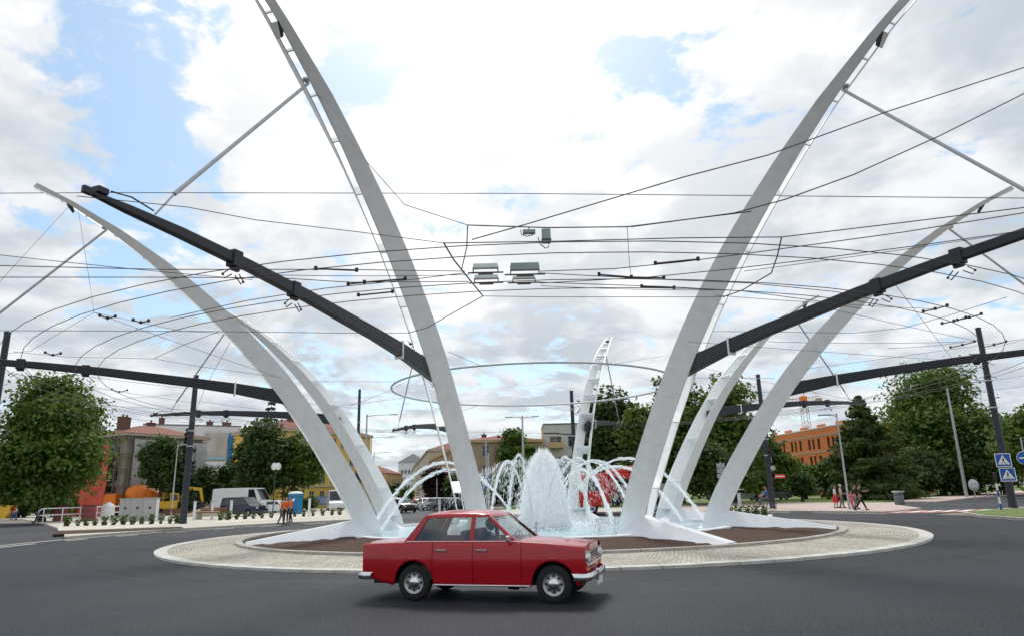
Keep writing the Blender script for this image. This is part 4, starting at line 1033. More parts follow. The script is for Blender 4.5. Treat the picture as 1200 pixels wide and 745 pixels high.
tp = at(572, 530, 70); lamp('short grey post left of the two-armed lamp', Vector((tp.x, 70, 0)), tp.z, [], r=.12)
tp = at(512, 560, 85); lamp('thin post standing in front of the dark red tree', Vector((tp.x, 85, 0)), tp.z, [], r=.08)
tp = at(784, 560, 80); lamp('white globe lamp post between the right pylons', Vector((tp.x, 80, 0)), tp.z-.5, [], r=.07)
tp = at(230, 520, 75); lamp('short lamp arm reaching out right of the left dark pole', Vector((tp.x-2.0, 75, 0)), tp.z, [0], r=.09, alen=1.3)

# ---- overhead line
WIRE = 'overhead wires of the trolleybus line'
def wire(label, pts, r=.012, m=None, name='overhead_wire', group=WIRE, sag=0.0):
    P = [Vector(p) for p in pts]
    if sag and len(P) == 2:
        a, b = P; P = [a.lerp(b, i/12)-Vector((0, 0, sag*4*(i/12)*(1-i/12))) for i in range(13)]
    c = P[0].copy(); mb = MB(); mb.tube([p-c for p in P], r*.78, 6); o = mb.obj(name, m or M_wire); o.location = c
    return tag(o, label, 'wire', group)
def Z(x, y, z): return G(x, y, z)
wire('long straight wire crossing the whole sky above the pylons arms', [at(-60, 227, 24), at(130, 226, 24), at(600, 227, 23), at(1260, 233, 22)], .018)
wire('upper of two wires climbing to the right picture edge', [Z(553, 281, 6.6), Z(620, 262, 6.7), Z(800, 208, 7.2), Z(900, 182, 7.6), Z(1040, 131, 8.6), Z(1260, 60, 10.4)], .014)
wire('lower of two wires climbing to the right picture edge', [Z(740, 266, 6.6), Z(860, 250, 6.6), Z(920, 234, 6.75), Z(1000, 205, 7.2), Z(1100, 160, 8.0), Z(1260, 80, 9.6)], .014)
wire('thin wire from the near left arm tip to the left knot', [Z(90, 230, 6.7), Z(220, 243, 6.6), Z(300, 258, 6.5), Z(420, 272, 6.5), Z(520, 285, 6.5)], .009)
wire('thin wire from the tall left pylon down to the upper knot', [IC+Vector((math.cos(R(A0)), math.sin(R(A0)), 0))*18.3+Vector((.12, 0, 11.95)), Z(430, 190, 8.2), Z(474, 240, 7.0), Z(548, 264, 6.75)], .009)
wire('upper bridge wire carrying the hanging grey boxes', [Z(548, 264, 6.75), Z(640, 267, 6.72), Z(735, 266, 6.7), Z(880, 248, 6.85)], .015)
wire('second bridge wire from the left knot to the right edge', [Z(520, 285, 6.5), Z(650, 283, 6.5), Z(800, 279, 6.5), Z(916, 278, 6.5), Z(1050, 262, 6.6), Z(1260, 236, 6.8)], .013)
wire('drop wire from the upper knot to the left insulator box', [Z(548, 264, 6.75), Z(547, 290, 6.6), Z(541, 316, 6.4)], .014)
wire('thick stay wire from the left knot down to the lower knot', [Z(520, 285, 6.5), Z(532, 305, 6.45), Z(552, 330, 6.4), Z(566, 347, 6.45)], .022)
wire('stay wire from the lower knot to the tall left pylon', [Z(566, 347, 6.45), Z(530, 367, 6.4), Z(500, 384, 6.35), Z(478, 390, 6.4)], .014)
wire('thin level wire under the insulator boxes', [Z(566, 347, 6.45), Z(640, 348, 6.45), Z(790, 348, 6.45), Z(846, 348, 6.45)], .010)
wire('level wire from the tall left pylon to the left edge', [Z(478, 390, 6.4), Z(400, 390, 6.4), Z(240, 388, 6.4), Z(-40, 387, 6.4)], .011)
wire('drop wire from the bridge wire to the long right insulator', [Z(735, 266, 6.7), Z(737, 300, 6.5), Z(739, 321, 6.38)], .007)
wire('short stay from the bridge wire down to the tall right pylon', [Z(916, 278, 6.5), Z(911, 300, 6.45), Z(904, 320, 6.42), Z(870, 340, 6.38), Z(847, 348, 6.4)], .018)
wire('thin wire from the tall right pylon across the near right arm', [Z(836, 388, 6.5), Z(920, 389, 6.5), Z(1000, 390, 6.5), Z(1060, 384, 6.5), Z(1110, 370, 6.6), Z(1180, 348, 6.8)], .010)
CW = 'contact wires round the junction'
for k, (rr, zz) in enumerate(((18.1, 6.30), (18.75, 6.30), (20.25, 6.38), (20.85, 6.38))):
    pts = [IC+Vector((rr*math.cos(R(a)), rr*math.sin(R(a)), zz)) for a in np.arange(-245, 65.1, 5)]
    wire(['innermost curved contact wire hung under the dark arms', 'second curved contact wire counted from the fountain', 'third curved contact wire counted from the fountain', 'outermost curved contact wire hung under the dark arms'][k], pts, .013, M_wirec, group=CW)
wire('upper left running wire entering from the left edge', [Z(-60, 310, 6.4), Z(190, 316, 6.4), Z(400, 316, 6.4), Z(545, 318, 6.4)], .012, M_wirec, group=CW)
wire('lower left running wire entering from the left edge', [Z(-60, 325, 6.4), Z(190, 325, 6.4), Z(330, 326, 6.4), Z(410, 331, 6.4), Z(550, 330, 6.4)], .012, M_wirec, group=CW)
wire('running wire curving from the right box to the upper right', [Z(633, 318, 6.4), Z(720, 315, 6.4), Z(800, 307, 6.42), Z(900, 294, 6.5), Z(1060, 272, 6.6), Z(1260, 240, 6.8)], .013, M_wirec, group=CW)
wire('second running wire curving from the right box to the right', [Z(633, 332, 6.4), Z(760, 325, 6.4), Z(860, 315, 6.42), Z(960, 303, 6.5), Z(1090, 286, 6.6), Z(1260, 262, 6.8)], .013, M_wirec, group=CW)
wire('running wire sloping from the right box under the near right arm', [Z(633, 320, 6.4), Z(760, 327, 6.4), Z(880, 332, 6.35), Z(980, 342, 6.3), Z(1030, 352, 6.3)], .012, M_wirec, group=CW)
wire('lower running wire sloping from the right box under the near right arm', [Z(633, 331, 6.4), Z(780, 336, 6.38), Z(870, 341, 6.35), Z(960, 353, 6.3), Z(1010, 362, 6.3)], .012, M_wirec, group=CW)
wire('running wire running down from the left box over the near left arm', [Z(545, 320, 6.4), Z(480, 328, 6.4), Z(380, 338, 6.36), Z(290, 352, 6.33), Z(200, 372, 6.3)], .012, M_wirec, group=CW)
wire('guy wire from the left bending pylon to the left edge', [Z(80, 243, 11.5), Z(0, 330, 8.5), Z(-60, 396, 7.0)], .008)
wire('thin hanger wire below the left bending pylon', [Z(92, 248, 11.0), Z(105, 330, 8.2), Z(110, 366, 7.5)], .008)
wire('span wire along the left from the hanger to the near pole', [Z(110, 366, 7.5), Z(60, 396, 7.0), Z(36, 411, 6.8), Z(10, 414, 6.8)], .008)
wire('span wire from the hanger over the left contact wires', [Z(110, 366, 7.5), Z(165, 378, 7.0), Z(215, 388, 6.7), Z(260, 390, 6.6)], .008)
wire('span wire crossing low before the left arm', [Z(15, 412, 7.2), Z(80, 418, 6.9), Z(180, 420, 6.8), Z(240, 430, 6.6), Z(330, 442, 6.4)], .009)
wire('stay from the left dark pole up to the left bending pylon', [at(222, 500, 54.7), at(242, 450, 45), at(270, 400, 36)], .016)
wire('stay rising left of the left bending pylon', [Z(180, 420, 6.8), Z(215, 404, 7.0), Z(257, 388, 7.2)], .012)
far = [(60, 470, 240, 480), (0, 455, 210, 492), (30, 480, 230, 495), (110, 468, 215, 460), (240, 455, 420, 478), (236, 470, 410, 490)]
nm_ = ['far wire above the big left tree', 'far wire sloping down across the big left tree', 'low far wire right of the big left tree', 'short far wire above the scaffolded house', 'far wire from the left dark pole to the street', 'lower far wire from the left dark pole to the street']
for (a, b, c, d_), lb in zip(far, nm_): wire(lb, [at(a, b, 48), at(c, d_, 60)], .014, sag=.1)
farR = [(1060, 456, 1200, 440, 'far wire over the biggest right tree', 46), (1000, 472, 1200, 452, 'lower far wire over the biggest right tree', 50), (960, 480, 1148, 430, 'far wire rising to the tall right pole', 48), (900, 400, 1130, 400, 'span wire from the near right arm to the right pole', 30), (1040, 408, 1148, 398, 'short span wire just left of the tall right pole', 34), (1150, 410, 1260, 380, 'span wire leaving the tall right pole to the right', 40), (820, 430, 1010, 470, 'far wire crossing the right bending pylons', 50), (700, 506, 860, 470, 'far wire in front of the park trees', 52), (800, 455, 960, 460, 'thin far wire behind the right pylons', 60), (540, 505, 690, 507, 'far wire above the beige houses', 70), (440, 505, 560, 512, 'far wire crossing the street', 80), (410, 475, 470, 450, 'span wire to the steel ring on the left', 40)]
for a, b, c, d_, lb, Y in farR: wire(lb, [at(a, b, Y), at(c, d_, Y*1.06)], .013 if Y < 55 else .018, sag=.08)
MORE = [((-60, 292, 6.7), (296, 328, 6.5), 'fine wire dropping from the left edge to the near left arm'), ((36, 432, 6.9), (231, 456, 6.6), 'fine wire below the left contact wires'), ((-40, 428, 7.0), (228, 472, 6.4), 'fine wire above the round left tree'), ((110, 366, 7.5), (322, 440, 6.3), 'fine wire sloping to the left bending pylon'),
        ((806, 400, 6.4), (1150, 424, 6.6), 'fine wire under the near right arm to the right pole'), ((958, 358, 6.5), (1148, 400, 6.8), 'fine wire before the right bending pylon'), ((944, 432, 6.4), (1260, 388, 6.9), 'fine wire rising past the tall right pole'), ((1045, 328, 6.6), (1124, 430, 6.4), 'fine wire curving to the right bending pylon arm'),
        ((838, 346, 6.4), (1096, 362, 6.5), 'fine wire between the tall right pylon and the rod switches'), ((872, 318, 6.6), (1260, 262, 7.2), 'fine wire above the near right arm'), ((634, 335, 6.4), (838, 340, 6.4), 'fine wire right of the boxes'), ((306, 322, 6.5), (550, 322, 6.4), 'fine wire left of the boxes')]
for a, b, lb in MORE: wire(lb, [Z(*a), Z(*b)], .009, sag=.03)
M_boxg = mat('grey_box', (.34, .43, .41), rough=.5, var=.1); M_boxp = mat('pale_box', (.80, .88, .85), rough=.4)
def insul(label, c, ln, h, w=.2, m=M_boxp, dbl=True):
    t = thing('section_insulator', label, 'insulator', c, 0, 'insulator boxes on the wires')
    mb = MB(); mb.box((0, 0, .06), (ln, w, h)); mb.obj('case', m, t, bevel=.015)
    mb = MB(); mb.tube([(-ln*.72, 0, -h*.55-.02), (ln*.72, 0, -h*.55-.02)], .018, 8); mb.box((0, 0, -h*.6-.04), (ln*.60, .05, .035)); mb.obj('runner', M_wirec, t)
    for s in (-1, 1):
        mb = MB(); mb.box((s*ln*.50, 0, -.02), (.022, .05, h*1.3)); mb.obj('clamp', M_black, t)
    return t
for px, py, lb, ln, h, m in ((569, 315.5, 'pale left box of the upper pair on the wires', .52, .13, M_boxp), (570, 328, 'pale left box of the lower pair on the wires', .52, .11, M_boxp), (615, 316, 'large grey right box of the upper pair on the wires', .60, .20, M_boxg), (614, 328.5, 'slim dark right box of the lower pair on the wires', .50, .08, M_boxp)):
    insul(lb, Z(px, py, 6.42), ln, h*.8, .12, m)
def bars(label, pts, n=3):
    P = [Vector(p) for p in pts]; c = P[0].lerp(P[-1], .5); t = thing('section_insulator', label, 'insulator', c, 0, 'rod insulators on the wires')
    mb = MB(); mb.tube([p-c for p in P], .020, 8); mb.obj('rod', M_wirec, t)
    for p in P:
        mb = MB(); mb.box(p-c+Vector((0, 0, .01)), (.06, .05, .08)); mb.obj('clamp', M_black, t)
bars('brown rod insulator in front of the tall left pylon', [Z(408, 333, 6.4), Z(427, 331, 6.4), Z(475, 327, 6.4)])
bars('pale rod insulator between boxes and tall right pylon', [Z(702, 322, 6.4), Z(740, 325, 6.4), Z(778, 326, 6.4)])
bars('thin rod on the wire left of the tall left pylon', [Z(370, 315, 6.4), Z(418, 317, 6.4)])
bars('thin low rod across the tall left pylon', [Z(420, 346, 6.38), Z(460, 342, 6.38)])
bars('thin rod on the lowest wire right of centre', [Z(752, 336, 6.38), Z(790, 337.5, 6.38)])
bars('rod on the upper wire right of the tall right pylon', [Z(768, 309, 6.42), Z(818, 304, 6.43)])
for k, (x, y) in enumerate(((1096, 362), (1118, 376), (1136, 372), (1165, 404), (1128, 404))):
    bars(['upper rod switch before the tall right pole', 'lower rod switch before the tall right pole', 'small bracket right of the rod switches', 'bracket on the span right of the tall right pole', 'bracket on the span just left of the tall right pole'][k], [Z(x-14, y+3, 6.5), Z(x, y, 6.5), Z(x+14, y-4, 6.5)])
for k, (x, y) in enumerate(((126, 371), (62, 414), (165, 376), (140, 457), (125, 470))):
    bars(['bracket left of the curving wires', 'bracket on the low left span', 'bracket where the left wires begin to curve', 'small rod above the scaffolded house', 'small rod right of the big left tree'][k], [Z(x-9, y-1, 6.6), Z(x, y+2, 6.6), Z(x+9, y, 6.6)])
c = Z(640, 277, 6.66); t = thing('control_box', 'upright grey control box hanging on the bridge wire', 'box', c, 0, 'boxes hanging from the bridge wire'); mb = MB(); mb.box((0, 0, 0), (.17, .14, .27)); mb.obj('case', M_boxg, t, bevel=.01)
mb = MB(); mb.box((0, 0, -.09), (.19, .16, .02)); mb.obj('strap', M_black, t); mb = MB(); mb.tube([(.05, 0, -.13), (.04, 0, -.22), (-.02, 0, -.25), (-.12, 0, -.16), (-.16, 0, -.02)], .01, 6); mb.obj('cable_loop', M_wire, t)
c = Z(620, 272, 6.70); t = thing('control_box', 'small flat grey box left of the upright control box', 'box', c, 0, 'boxes hanging from the bridge wire'); mb = MB(); mb.box((0, 0, 0), (.24, .10, .075)); mb.obj('case', M_boxg, t, bevel=.008)
mb = MB(); mb.tube([(-.16, 0, .05), (-.15, 0, -.05), (-.04, 0, -.09), (.08, 0, -.06)], .009, 6); mb.obj('cable_loop', M_wire, t); mb = MB(); mb.tube([(0, 0, .03), (0, 0, .10)], .012, 6); mb.obj('hanger', M_wire, t)

# ---- left pavement furniture
b0 = G(42, 613, .12); b1 = G(165, 606, .12)
t = thing('railing', 'white tubular railing with rounded end on the left pavement', 'railing', b0, heading(b0, b1)); ln = (b1-b0).length
for zz in (1.30, .70):
    mb = MB(); mb.tube([(0, 0, .02), (.15, 0, zz*.85), (.5, 0, zz)] + [(x, 0, zz) for x in (2, ln*.5, ln)] if zz > 1 else [(.25, 0, zz), (ln, 0, zz)], .05, 8); mb.obj('rail', M_plinth, t)
for k in range(7):
    x = .7+(ln-.7)*k/6; mb = MB(); mb.tube([(x, 0, 0), (x, 0, 1.30)], .05, 8); mb.obj('post', M_plinth, t)
M_cab = mat('cabinet_grey', (.40, .40, .39), rough=.6, var=.08, scale=2)
for k, (x, lb) in enumerate(((147, 'left one of three grey cabinets behind the railing'), (161.5, 'middle one of three grey cabinets behind the railing'), (176, 'right one of three grey cabinets behind the railing'))):
    b = G(x, 609.6, .12); t = thing('utility_cabinet', lb, 'cabinet', b, R(-4), 'grey utility cabinets'); mb = MB(); mb.box((0, 0, 1.0), (1.22, .5, 2.0)); mb.obj('case', M_cab, t, bevel=.02)
    mb = MB(); mb.box((0, -.255, 1.0), (1.08, .012, 1.8)); d_ = mb.obj('door', M_cab, t); mb = MB(); mb.box((0, -.265, 1.15), (.26, .01, .18)); mb.obj('label_plate', M_black, d_); mb = MB(); mb.box((0, 0, 2.03), (1.3, .56, .06)); mb.obj('roof', M_cab, t)
b = G(125, 608.5, .12); t = thing('water_tank', 'white plastic tank standing left of the grey cabinets', 'tank', b, R(20)); mb = MB(); mb.lathe([(0, .05), (.55, .05), (.62, .15), (.62, 1.25), (.5, 1.5), (.2, 1.65), (.2, 1.75), (0, 1.75)], 20); mb.obj('tank', mat('white_plastic', (.72, .76, .74), rough=.5), t)
mb = MB(); 
for zz in (.4, .8, 1.2): mb.lathe([(.625, zz-.04), (.66, zz), (.625, zz+.04)], 20)
mb.obj('hoop', M_plinth, t)
M_barrel = mat('red_brown_plastic', (.20, .05, .05), rough=.6, var=.2)
for x, lb in ((70, 'left dark red barrel behind the white railing'), (103, 'right dark red barrel behind the white railing')):
    b = G(x, 610, .12); t = thing('barrel', lb, 'barrel', b, 0, 'red barrels'); mb = MB(); mb.lathe([(0, 0), (.62, 0), (.66, .06), (.62, .12), (.62, .5), (.66, .56), (.62, .62), (.62, 1.0), (.66, 1.06), (.62, 1.12), (.62, 1.5), (.0, 1.5)], 20); mb.obj('drum', M_barrel, t); mb = MB(); mb.lathe([(.66, 1.5), (.66, 1.56), (0, 1.56)], 20); mb.obj('lid', M_barrel, t)
M_plank = mat('plank', (.24, .11, .05), rough=.8, var=.2, scale=6)
for x0_, x1_, y_, lb in ((187, 211, 609, 'brown plank bench left of the thick dark pole'), (231, 262, 608, 'brown plank bench right of the thick dark pole')):
    a, b = G(x0_, y_, .12), G(x1_, y_, .12); t = thing('bench', lb, 'bench', a, heading(a, b), 'plank benches'); ln = (b-a).length
    for k in range(3):
        mb = MB(); mb.box((ln/2, -.2+.2*k, .62), (ln, .16, .09)); mb.obj('plank', M_plank, t)
    for k in range(2):
        mb = MB(); mb.box((ln/2, .26, .80+.16*k), (ln, .06, .13)); mb.obj('plank', M_plank, t)
    for x in (.2, ln-.2):
        mb = MB(); mb.box((x, 0, .29), (.35, .55, .58)); mb.obj('leg', M_kerb, t, bevel=.02)
for k, (x, y, h) in enumerate(((183, 610, 1.9), (227, 609, 1.6), (248, 608, 1.5), (270, 607, 1.6), (362, 605, 1.6), (515, 603, 1.3), (868, 601, 1.3), (848, 601.5, 1.2))):
    b = G(x, y, .12); t = thing('bollard', ['white post right of the grey cabinets', 'white post just right of the thick dark pole', 'white post before the second bench', 'white post in front of the dark people carrier', 'white post right of the workers', 'white post across the street behind the water', 'white post under the right trees', 'white post left of its twin under the right trees'][k], 'post', b, 0, 'white posts along the pavements')
    mb = MB(); mb.box((0, 0, h/2), (.20, .14, h)); mb.obj('shaft', M_plinth, t, bevel=.02); mb = MB(); mb.box((0, 0, h+.02), (.24, .18, .06)); mb.obj('cap', M_kerb_w, t)
# planted strip: pale gravel with small shrubs
def strip(name, pts, m, z=.135):
    P = [G(x, y, z) for x, y in pts]; mb = MB(); mb.prism([(p.x, p.y) for p in P], z-.1, z); return structure(name, mb, m)
strip('planting_strip', [(68, 621), (140, 618.5), (212, 616), (212, 610.5), (140, 612), (68, 614)], M_gravel)
strip('planting_strip', [(252, 612.6), (330, 608.5), (400, 604), (410, 600), (330, 602.5), (252, 606.5)], M_gravel)
strip('bare_strip', [(62, 625.5), (140, 622), (216, 618), (212, 616.4), (140, 619), (66, 621.5)], M_soil, .14)
def tuft(n, r, h):
    V = []; F = []
    for k in range(n):
        a = random.random()*6.28; q = r*math.sqrt(random.random()); z = h*random.random(); c = Vector((q*math.cos(a)*(.5+.5*z/h), q*math.sin(a)*(.5+.5*z/h), z))
        u = Vector((random.gauss(0, 1), random.gauss(0, 1), random.gauss(0, 1))).normalized()*.09; w = u.cross(Vector((random.gauss(0, 1), random.gauss(0, 1), random.gauss(0, 1)))).normalized()*.06
        b = len(V); V += [c-u, c+w, c+u, c-w]; F.append((b, b+1, b+2, b+3))
    return V, F
tm = [npmesh('shrub', *tuft(90, .28, .62), L_shrub) for _ in range(4)]
sx = [78, 91, 101, 111, 122, 133, 144, 155, 166, 177, 188, 199, 207]
for k, x in enumerate(sx+[258, 267, 277, 287, 297, 307, 318, 345, 356, 367, 378, 389, 398]):
    y = 616.2-(x-78)*.027 if x < 215 else 609.0-(x-258)*.045
    b = G(x, y, .13); o = mobj('small_shrub', tm[k % 4]); o.location = b; o.rotation_euler = (0, 0, k*1.3); s = .75+.5*random.random(); o.scale = (s, s, s)
    tag(o, 'small green shrub planted in the pale gravel strip on the left', 'shrub', 'small shrubs in the gravel strip')
for k, x in enumerate((856, 866, 876, 886, 896)):
    b = G(x, 604.5, .13); o = mobj('small_shrub', tm[k % 4]); o.location = b; tag(o, 'small green shrub planted behind the right bending pylon', 'shrub', 'small shrubs behind the right pylon')
strip('planting_strip', [(800, 607), (850, 606), (905, 605.5), (905, 602), (850, 602.5), (800, 603)], M_gravel)
# blue portable toilet, hoarding, dirt heap
b = G(346, 604, .12); b = Vector((at(346, 590, 78).x, 78, .1)); t = thing('portable_toilet', 'blue portable toilet with white roof right of the workers', 'toilet cabin', b, R(-12)); M_pt = mat('toilet_blue', (.02, .20, .42), rough=.5, var=.08)
mb = MB(); mb.box((0, 0, 1.08), (1.15, 1.15, 2.15)); mb.obj('cabin', M_pt, t, bevel=.04); mb = MB(); mb.box((0, -.59, 1.0), (.80, .03, 1.85)); d_ = mb.obj('door', M_pt, t, bevel=.01); mb = MB(); mb.box((0, -.61, 1.55), (.5, .01, .3)); mb.obj('white_label', M_swhite, d_); mb = MB(); mb.lathe([(.84, 0), (.80, .12), (.5, .26), (0, .30)], 4, c=(0, 0, 2.16), rot=Matrix.Rotation(R(45), 3, 'Z'), smooth=False); mb.obj('roof', M_swhite, t)
def text(body, size, loc, rot, m, parent, name='lettering', ext=.004):
    c = bpy.data.curves.new(name, 'FONT'); c.body = body; c.size = size; c.align_x = 'CENTER'; c.align_y = 'CENTER'; c.extrude = ext
    o = bpy.data.objects.new(name, c); col.objects.link(o); c.materials.append(m); o.location = loc; o.rotation_euler = rot; o.parent = parent; return o
def meshtext(*a, **k):
    o = text(*a, **k); dg = bpy.context.evaluated_depsgraph_get(); me = bpy.data.meshes.new_from_object(o.evaluated_get(dg)); p = o.parent
    n = mobj(o.name.split('.')[0], me, p, o.location.copy()); n.rotation_euler = o.rotation_euler; n.matrix_parent_inverse = o.matrix_parent_inverse; bpy.data.objects.remove(o); return n
b = at(376, 586, 105); t = thing('hoarding', 'blue hoarding board with dark lettering left of the white van', 'board', (b.x, 105, 0), R(-8)); mb = MB(); mb.box((0, 0, b.z), (2.5, .08, 1.3)); mb.obj('board', mat('hoarding_blue', (.16, .26, .48), rough=.6), t)
mb = MB(); 
mb.box((0, -.045, b.z), (2.2, .012, .55)); mb.obj('pale_field', mat('pale_blue', (.45, .52, .66), rough=.6), t)
meshtext('STAVBA', .42, (0, -.056, b.z), (R(90), 0, 0), M_sblue, t)
for s in (-1, 1):
    mb = MB(); mb.tube([(s*1.1, .07, 0), (s*1.1, .07, b.z+.7)], .05, 6); mb.obj('post', M_galv, t)
b = G(238, 606); mb = MB(); rows = []
for i in range(9):
    r = i/8; rows.append([Vector((2.6*r*math.cos(R(k*15)), 1.6*r*math.sin(R(k*15)), 1.0*(1-r**1.5)+random.uniform(-.06, .06)*(r < .99))) for k in range(25)])
mb.grid(rows); o = mb.obj('dirt_heap', mat('sand', (.36, .30, .22), rough=.95, var=.2, scale=5)); o.location = (b.x, b.y+1, .1); tag(o, 'low heap of pale dirt between pole and white van', 'dirt heap')
# ------------------------------------------------------------------ buildings
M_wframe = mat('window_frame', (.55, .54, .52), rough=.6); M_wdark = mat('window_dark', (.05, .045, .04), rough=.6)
M_pane = mat('window_pane', (.045, .055, .065), rough=.08, spec=.8)
WCACHE = {}
def window_obj(parent, w, h, loc, rz, fm):
    k = (round(w, 2), round(h, 2), fm.name)
    if k not in WCACHE:
        mb = MB(); t = .07
        for s in (-1, 1): mb.box((s*(w/2-t/2), 0, 0), (t, .06, h)); mb.box((0, 0, s*(h/2-t/2)), (w-2*t, .055, t))
        if w > .9: mb.box((0, 0, 0), (.06, .05, h-2*t))
        if h > 1.2: mb.box((0, -.002, h*.18), (w-2*t, .045, .05))
        f = mb.mesh('window', fm); mb = MB(); mb.add([(-w/2+t*.5, .01, -h/2+t*.5), (w/2-t*.5, .01, -h/2+t*.5), (w/2-t*.5, .01, h/2-t*.5), (-w/2+t*.5, .01, h/2-t*.5)], [(0, 1, 2, 3)]); WCACHE[k] = (f, mb.mesh('pane', M_pane))
    f, p = WCACHE[k]; o = mobj('window', f, parent, loc); o.rotation_euler = (0, 0, rz); mobj('pane', p, o); return o
def facade(mb, O, U, W, H, wins, depth=.18):
    """wall from O along U (unit), outward normal to its right-hand side (U x Z); wins (x,z,w,h) centres"""
    Nn = U.cross(Vector((0, 0, 1)))
    xs = sorted({0, W, *[x-w/2 for x, z, w, h in wins], *[x+w/2 for x, z, w, h in wins]}); zs = sorted({0, H, *[z-h/2 for x, z, w, h in wins], *[z+h/2 for x, z, w, h in wins]})
    def p(x, z, d=0): return O+U*x+Vector((0, 0, z))-Nn*d
    for i in range(len(xs)-1):
        for j in range(len(zs)-1):
            cx_, cz_ = (xs[i]+xs[i+1])/2, (zs[j]+zs[j+1])/2
            if any(abs(cx_-x) < w/2 and abs(cz_-z) < h/2 for x, z, w, h in wins): continue
            mb.add([p(xs[i], zs[j]), p(xs[i+1], zs[j]), p(xs[i+1], zs[j+1]), p(xs[i], zs[j+1])], [(0, 1, 2, 3)])
    for x, z, w, h in wins:
        a, b, c, d_ = x-w/2, x+w/2, z-h/2, z+h/2
        for q in (((a, c), (b, c)), ((b, c), (b, d_)), ((b, d_), (a, d_)), ((a, d_), (a, c))):
            mb.add([p(*q[0]), p(*q[1]), p(*q[1], depth), p(*q[0], depth)], [(0, 1, 2, 3)])
def grid_wins(W, nx, zs, w, h, m=1.2, skip=()):
    return [(m+(W-2*m)*(i+.5)/nx, z, w, h) for j, z in enumerate(zs) for i in range(nx) if (i, j) not in skip]
def building(name, label, cat, A, B, D, H, wm, fw=(), lw=(), rw_=(), fm=None, roof=None, rh=2.0, over=.4, roofm=None, cornice=None, chimneys=(), openings=False):
    """front face from A (left) to B (right) as seen from the street"""
    rz = heading(A, B); W = (B-A).length; t = thing(name, label, cat, (A.x, A.y, 0), rz); fm = fm or M_wframe
    mb = MB(); X = Vector((1, 0, 0)); Y = Vector((0, 1, 0))
    facade(mb, Vector((0, 0, 0)), X, W, H, list(fw)); facade(mb, Vector((W, 0, 0)), Y, D, H, list(rw_)); facade(mb, Vector((W, D, 0)), -X, W, H, []); facade(mb, Vector((0, D, 0)), -Y, D, H, list(lw))
    mb.add([(0, 0, H), (W, 0, H), (W, D, H), (0, D, H)], [(0, 1, 2, 3)]); mb.obj('wall', wm, t, fixn=False)
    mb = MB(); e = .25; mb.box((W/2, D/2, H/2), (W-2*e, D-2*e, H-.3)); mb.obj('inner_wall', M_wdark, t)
    if not openings:
        for x, z, w, h in fw: window_obj(t, w, h, (x, .14, z), 0, fm)
        for x, z, w, h in lw: window_obj(t, w, h, (.14, D-x, z), -math.pi/2, fm)
        for x, z, w, h in rw_: window_obj(t, w, h, (W-.14, x, z), math.pi/2, fm)
        sill = MB()
        for x, z, w, h in fw: sill.box((x, -.05, z-h/2-.04), (w+.2, .16, .07))
        for x, z, w, h in lw: sill.box((-.05, D-x, z-h/2-.04), (.16, w+.2, .07))
        if sill.v: sill.obj('window_sills', cornice or wm, t)
    if cornice:
        mb = MB(); mb.box((W/2, D/2, H+.15), (W+2*over, D+2*over, .36)); mb.obj('cornice', cornice, t, bevel=.04)
    zz = H+(.33 if cornice else 0.004)
    if roof == 'hip':
        mb = MB(); o = over*1.1; r = min(W, D)*.5
        P = [(-o, -o, zz), (W+o, -o, zz), (W+o, D+o, zz), (-o, D+o, zz), (r if W > D else W/2, D/2 if W > D else r, zz+rh), (W-r if W > D else W/2, D/2 if W > D else D-r, zz+rh)]
        fs = [(0, 1, 5, 4), (2, 3, 4, 5), (1, 2, 5), (3, 0, 4)] if W > D else [(0, 1, 4), (1, 2, 5, 4), (2, 3, 5), (3, 0, 4, 5)]
        mb.add(P, fs+[(3, 2, 1, 0)]); rf = mb.obj('roof', roofm, t)
    else:
        mb = MB(); mb.box((W/2, D/2, zz+.12), (W+.12, D+.12, .24)); rf = mb.obj('roof', roofm or wm, t, bevel=.03)
    for (x, y, z0, w, h) in chimneys:
        mb = MB(); mb.box((x, y, z0+h/2), (w, .7, h)); mb.box((x, y, z0+h+.06), (w+.14, .84, .12))
        mb.tube([(x, y, z0+h+.1), (x, y, z0+h+.5)], .14, 8); mb.obj('chimney', M_chim, rf)
    return t, W
M_chim = mat('chimney_brick', (.16, .09, .07), rough=.9, var=.2, scale=3)
M_tile = mat('red_roof', (.22, .075, .05), rough=.85, var=.2, scale=1.5); M_rgrey = mat('grey_roof', (.16, .16, .165), rough=.8, var=.15)
M_cream = mat('cream_wall', (.50, .46, .36), rough=.9, var=.08, scale=.7); M_yel = mat('yellow_wall', (.74, .49, .13), rough=.9, var=.08, scale=.6)
M_tan = mat('tan_wall', (.44, .33, .22), rough=.9, var=.12, scale=.6); M_beige = mat('beige_wall', (.72, .50, .30), rough=.9, var=.08, scale=.6)
M_greyw = mat('grey_wall', (.58, .58, .54), rough=.9, var=.06, scale=.5); M_whitew = mat('white_wall', (.70, .72, .75), rough=.9, var=.06, scale=.5)
M_ochre = mat('ochre_wall', (.60, .42, .22), rough=.9, var=.08)
M_brick = mat('orange_brick', (.70, .22, .07), rough=.9, var=.16, scale=1.2)
M_netr = mat('red_netting', (.60, .10, .06), rough=.9, var=.25, scale=.6); M_netg = mat('grey_netting', (.45, .455, .45), rough=.9, var=.16, scale=.5); M_netb = mat('blue_netting', (.02, .19, .46), rough=.8, var=.15, scale=.6)
M_scaf = mat('scaffold_steel', (.20, .17, .16), rough=.6)

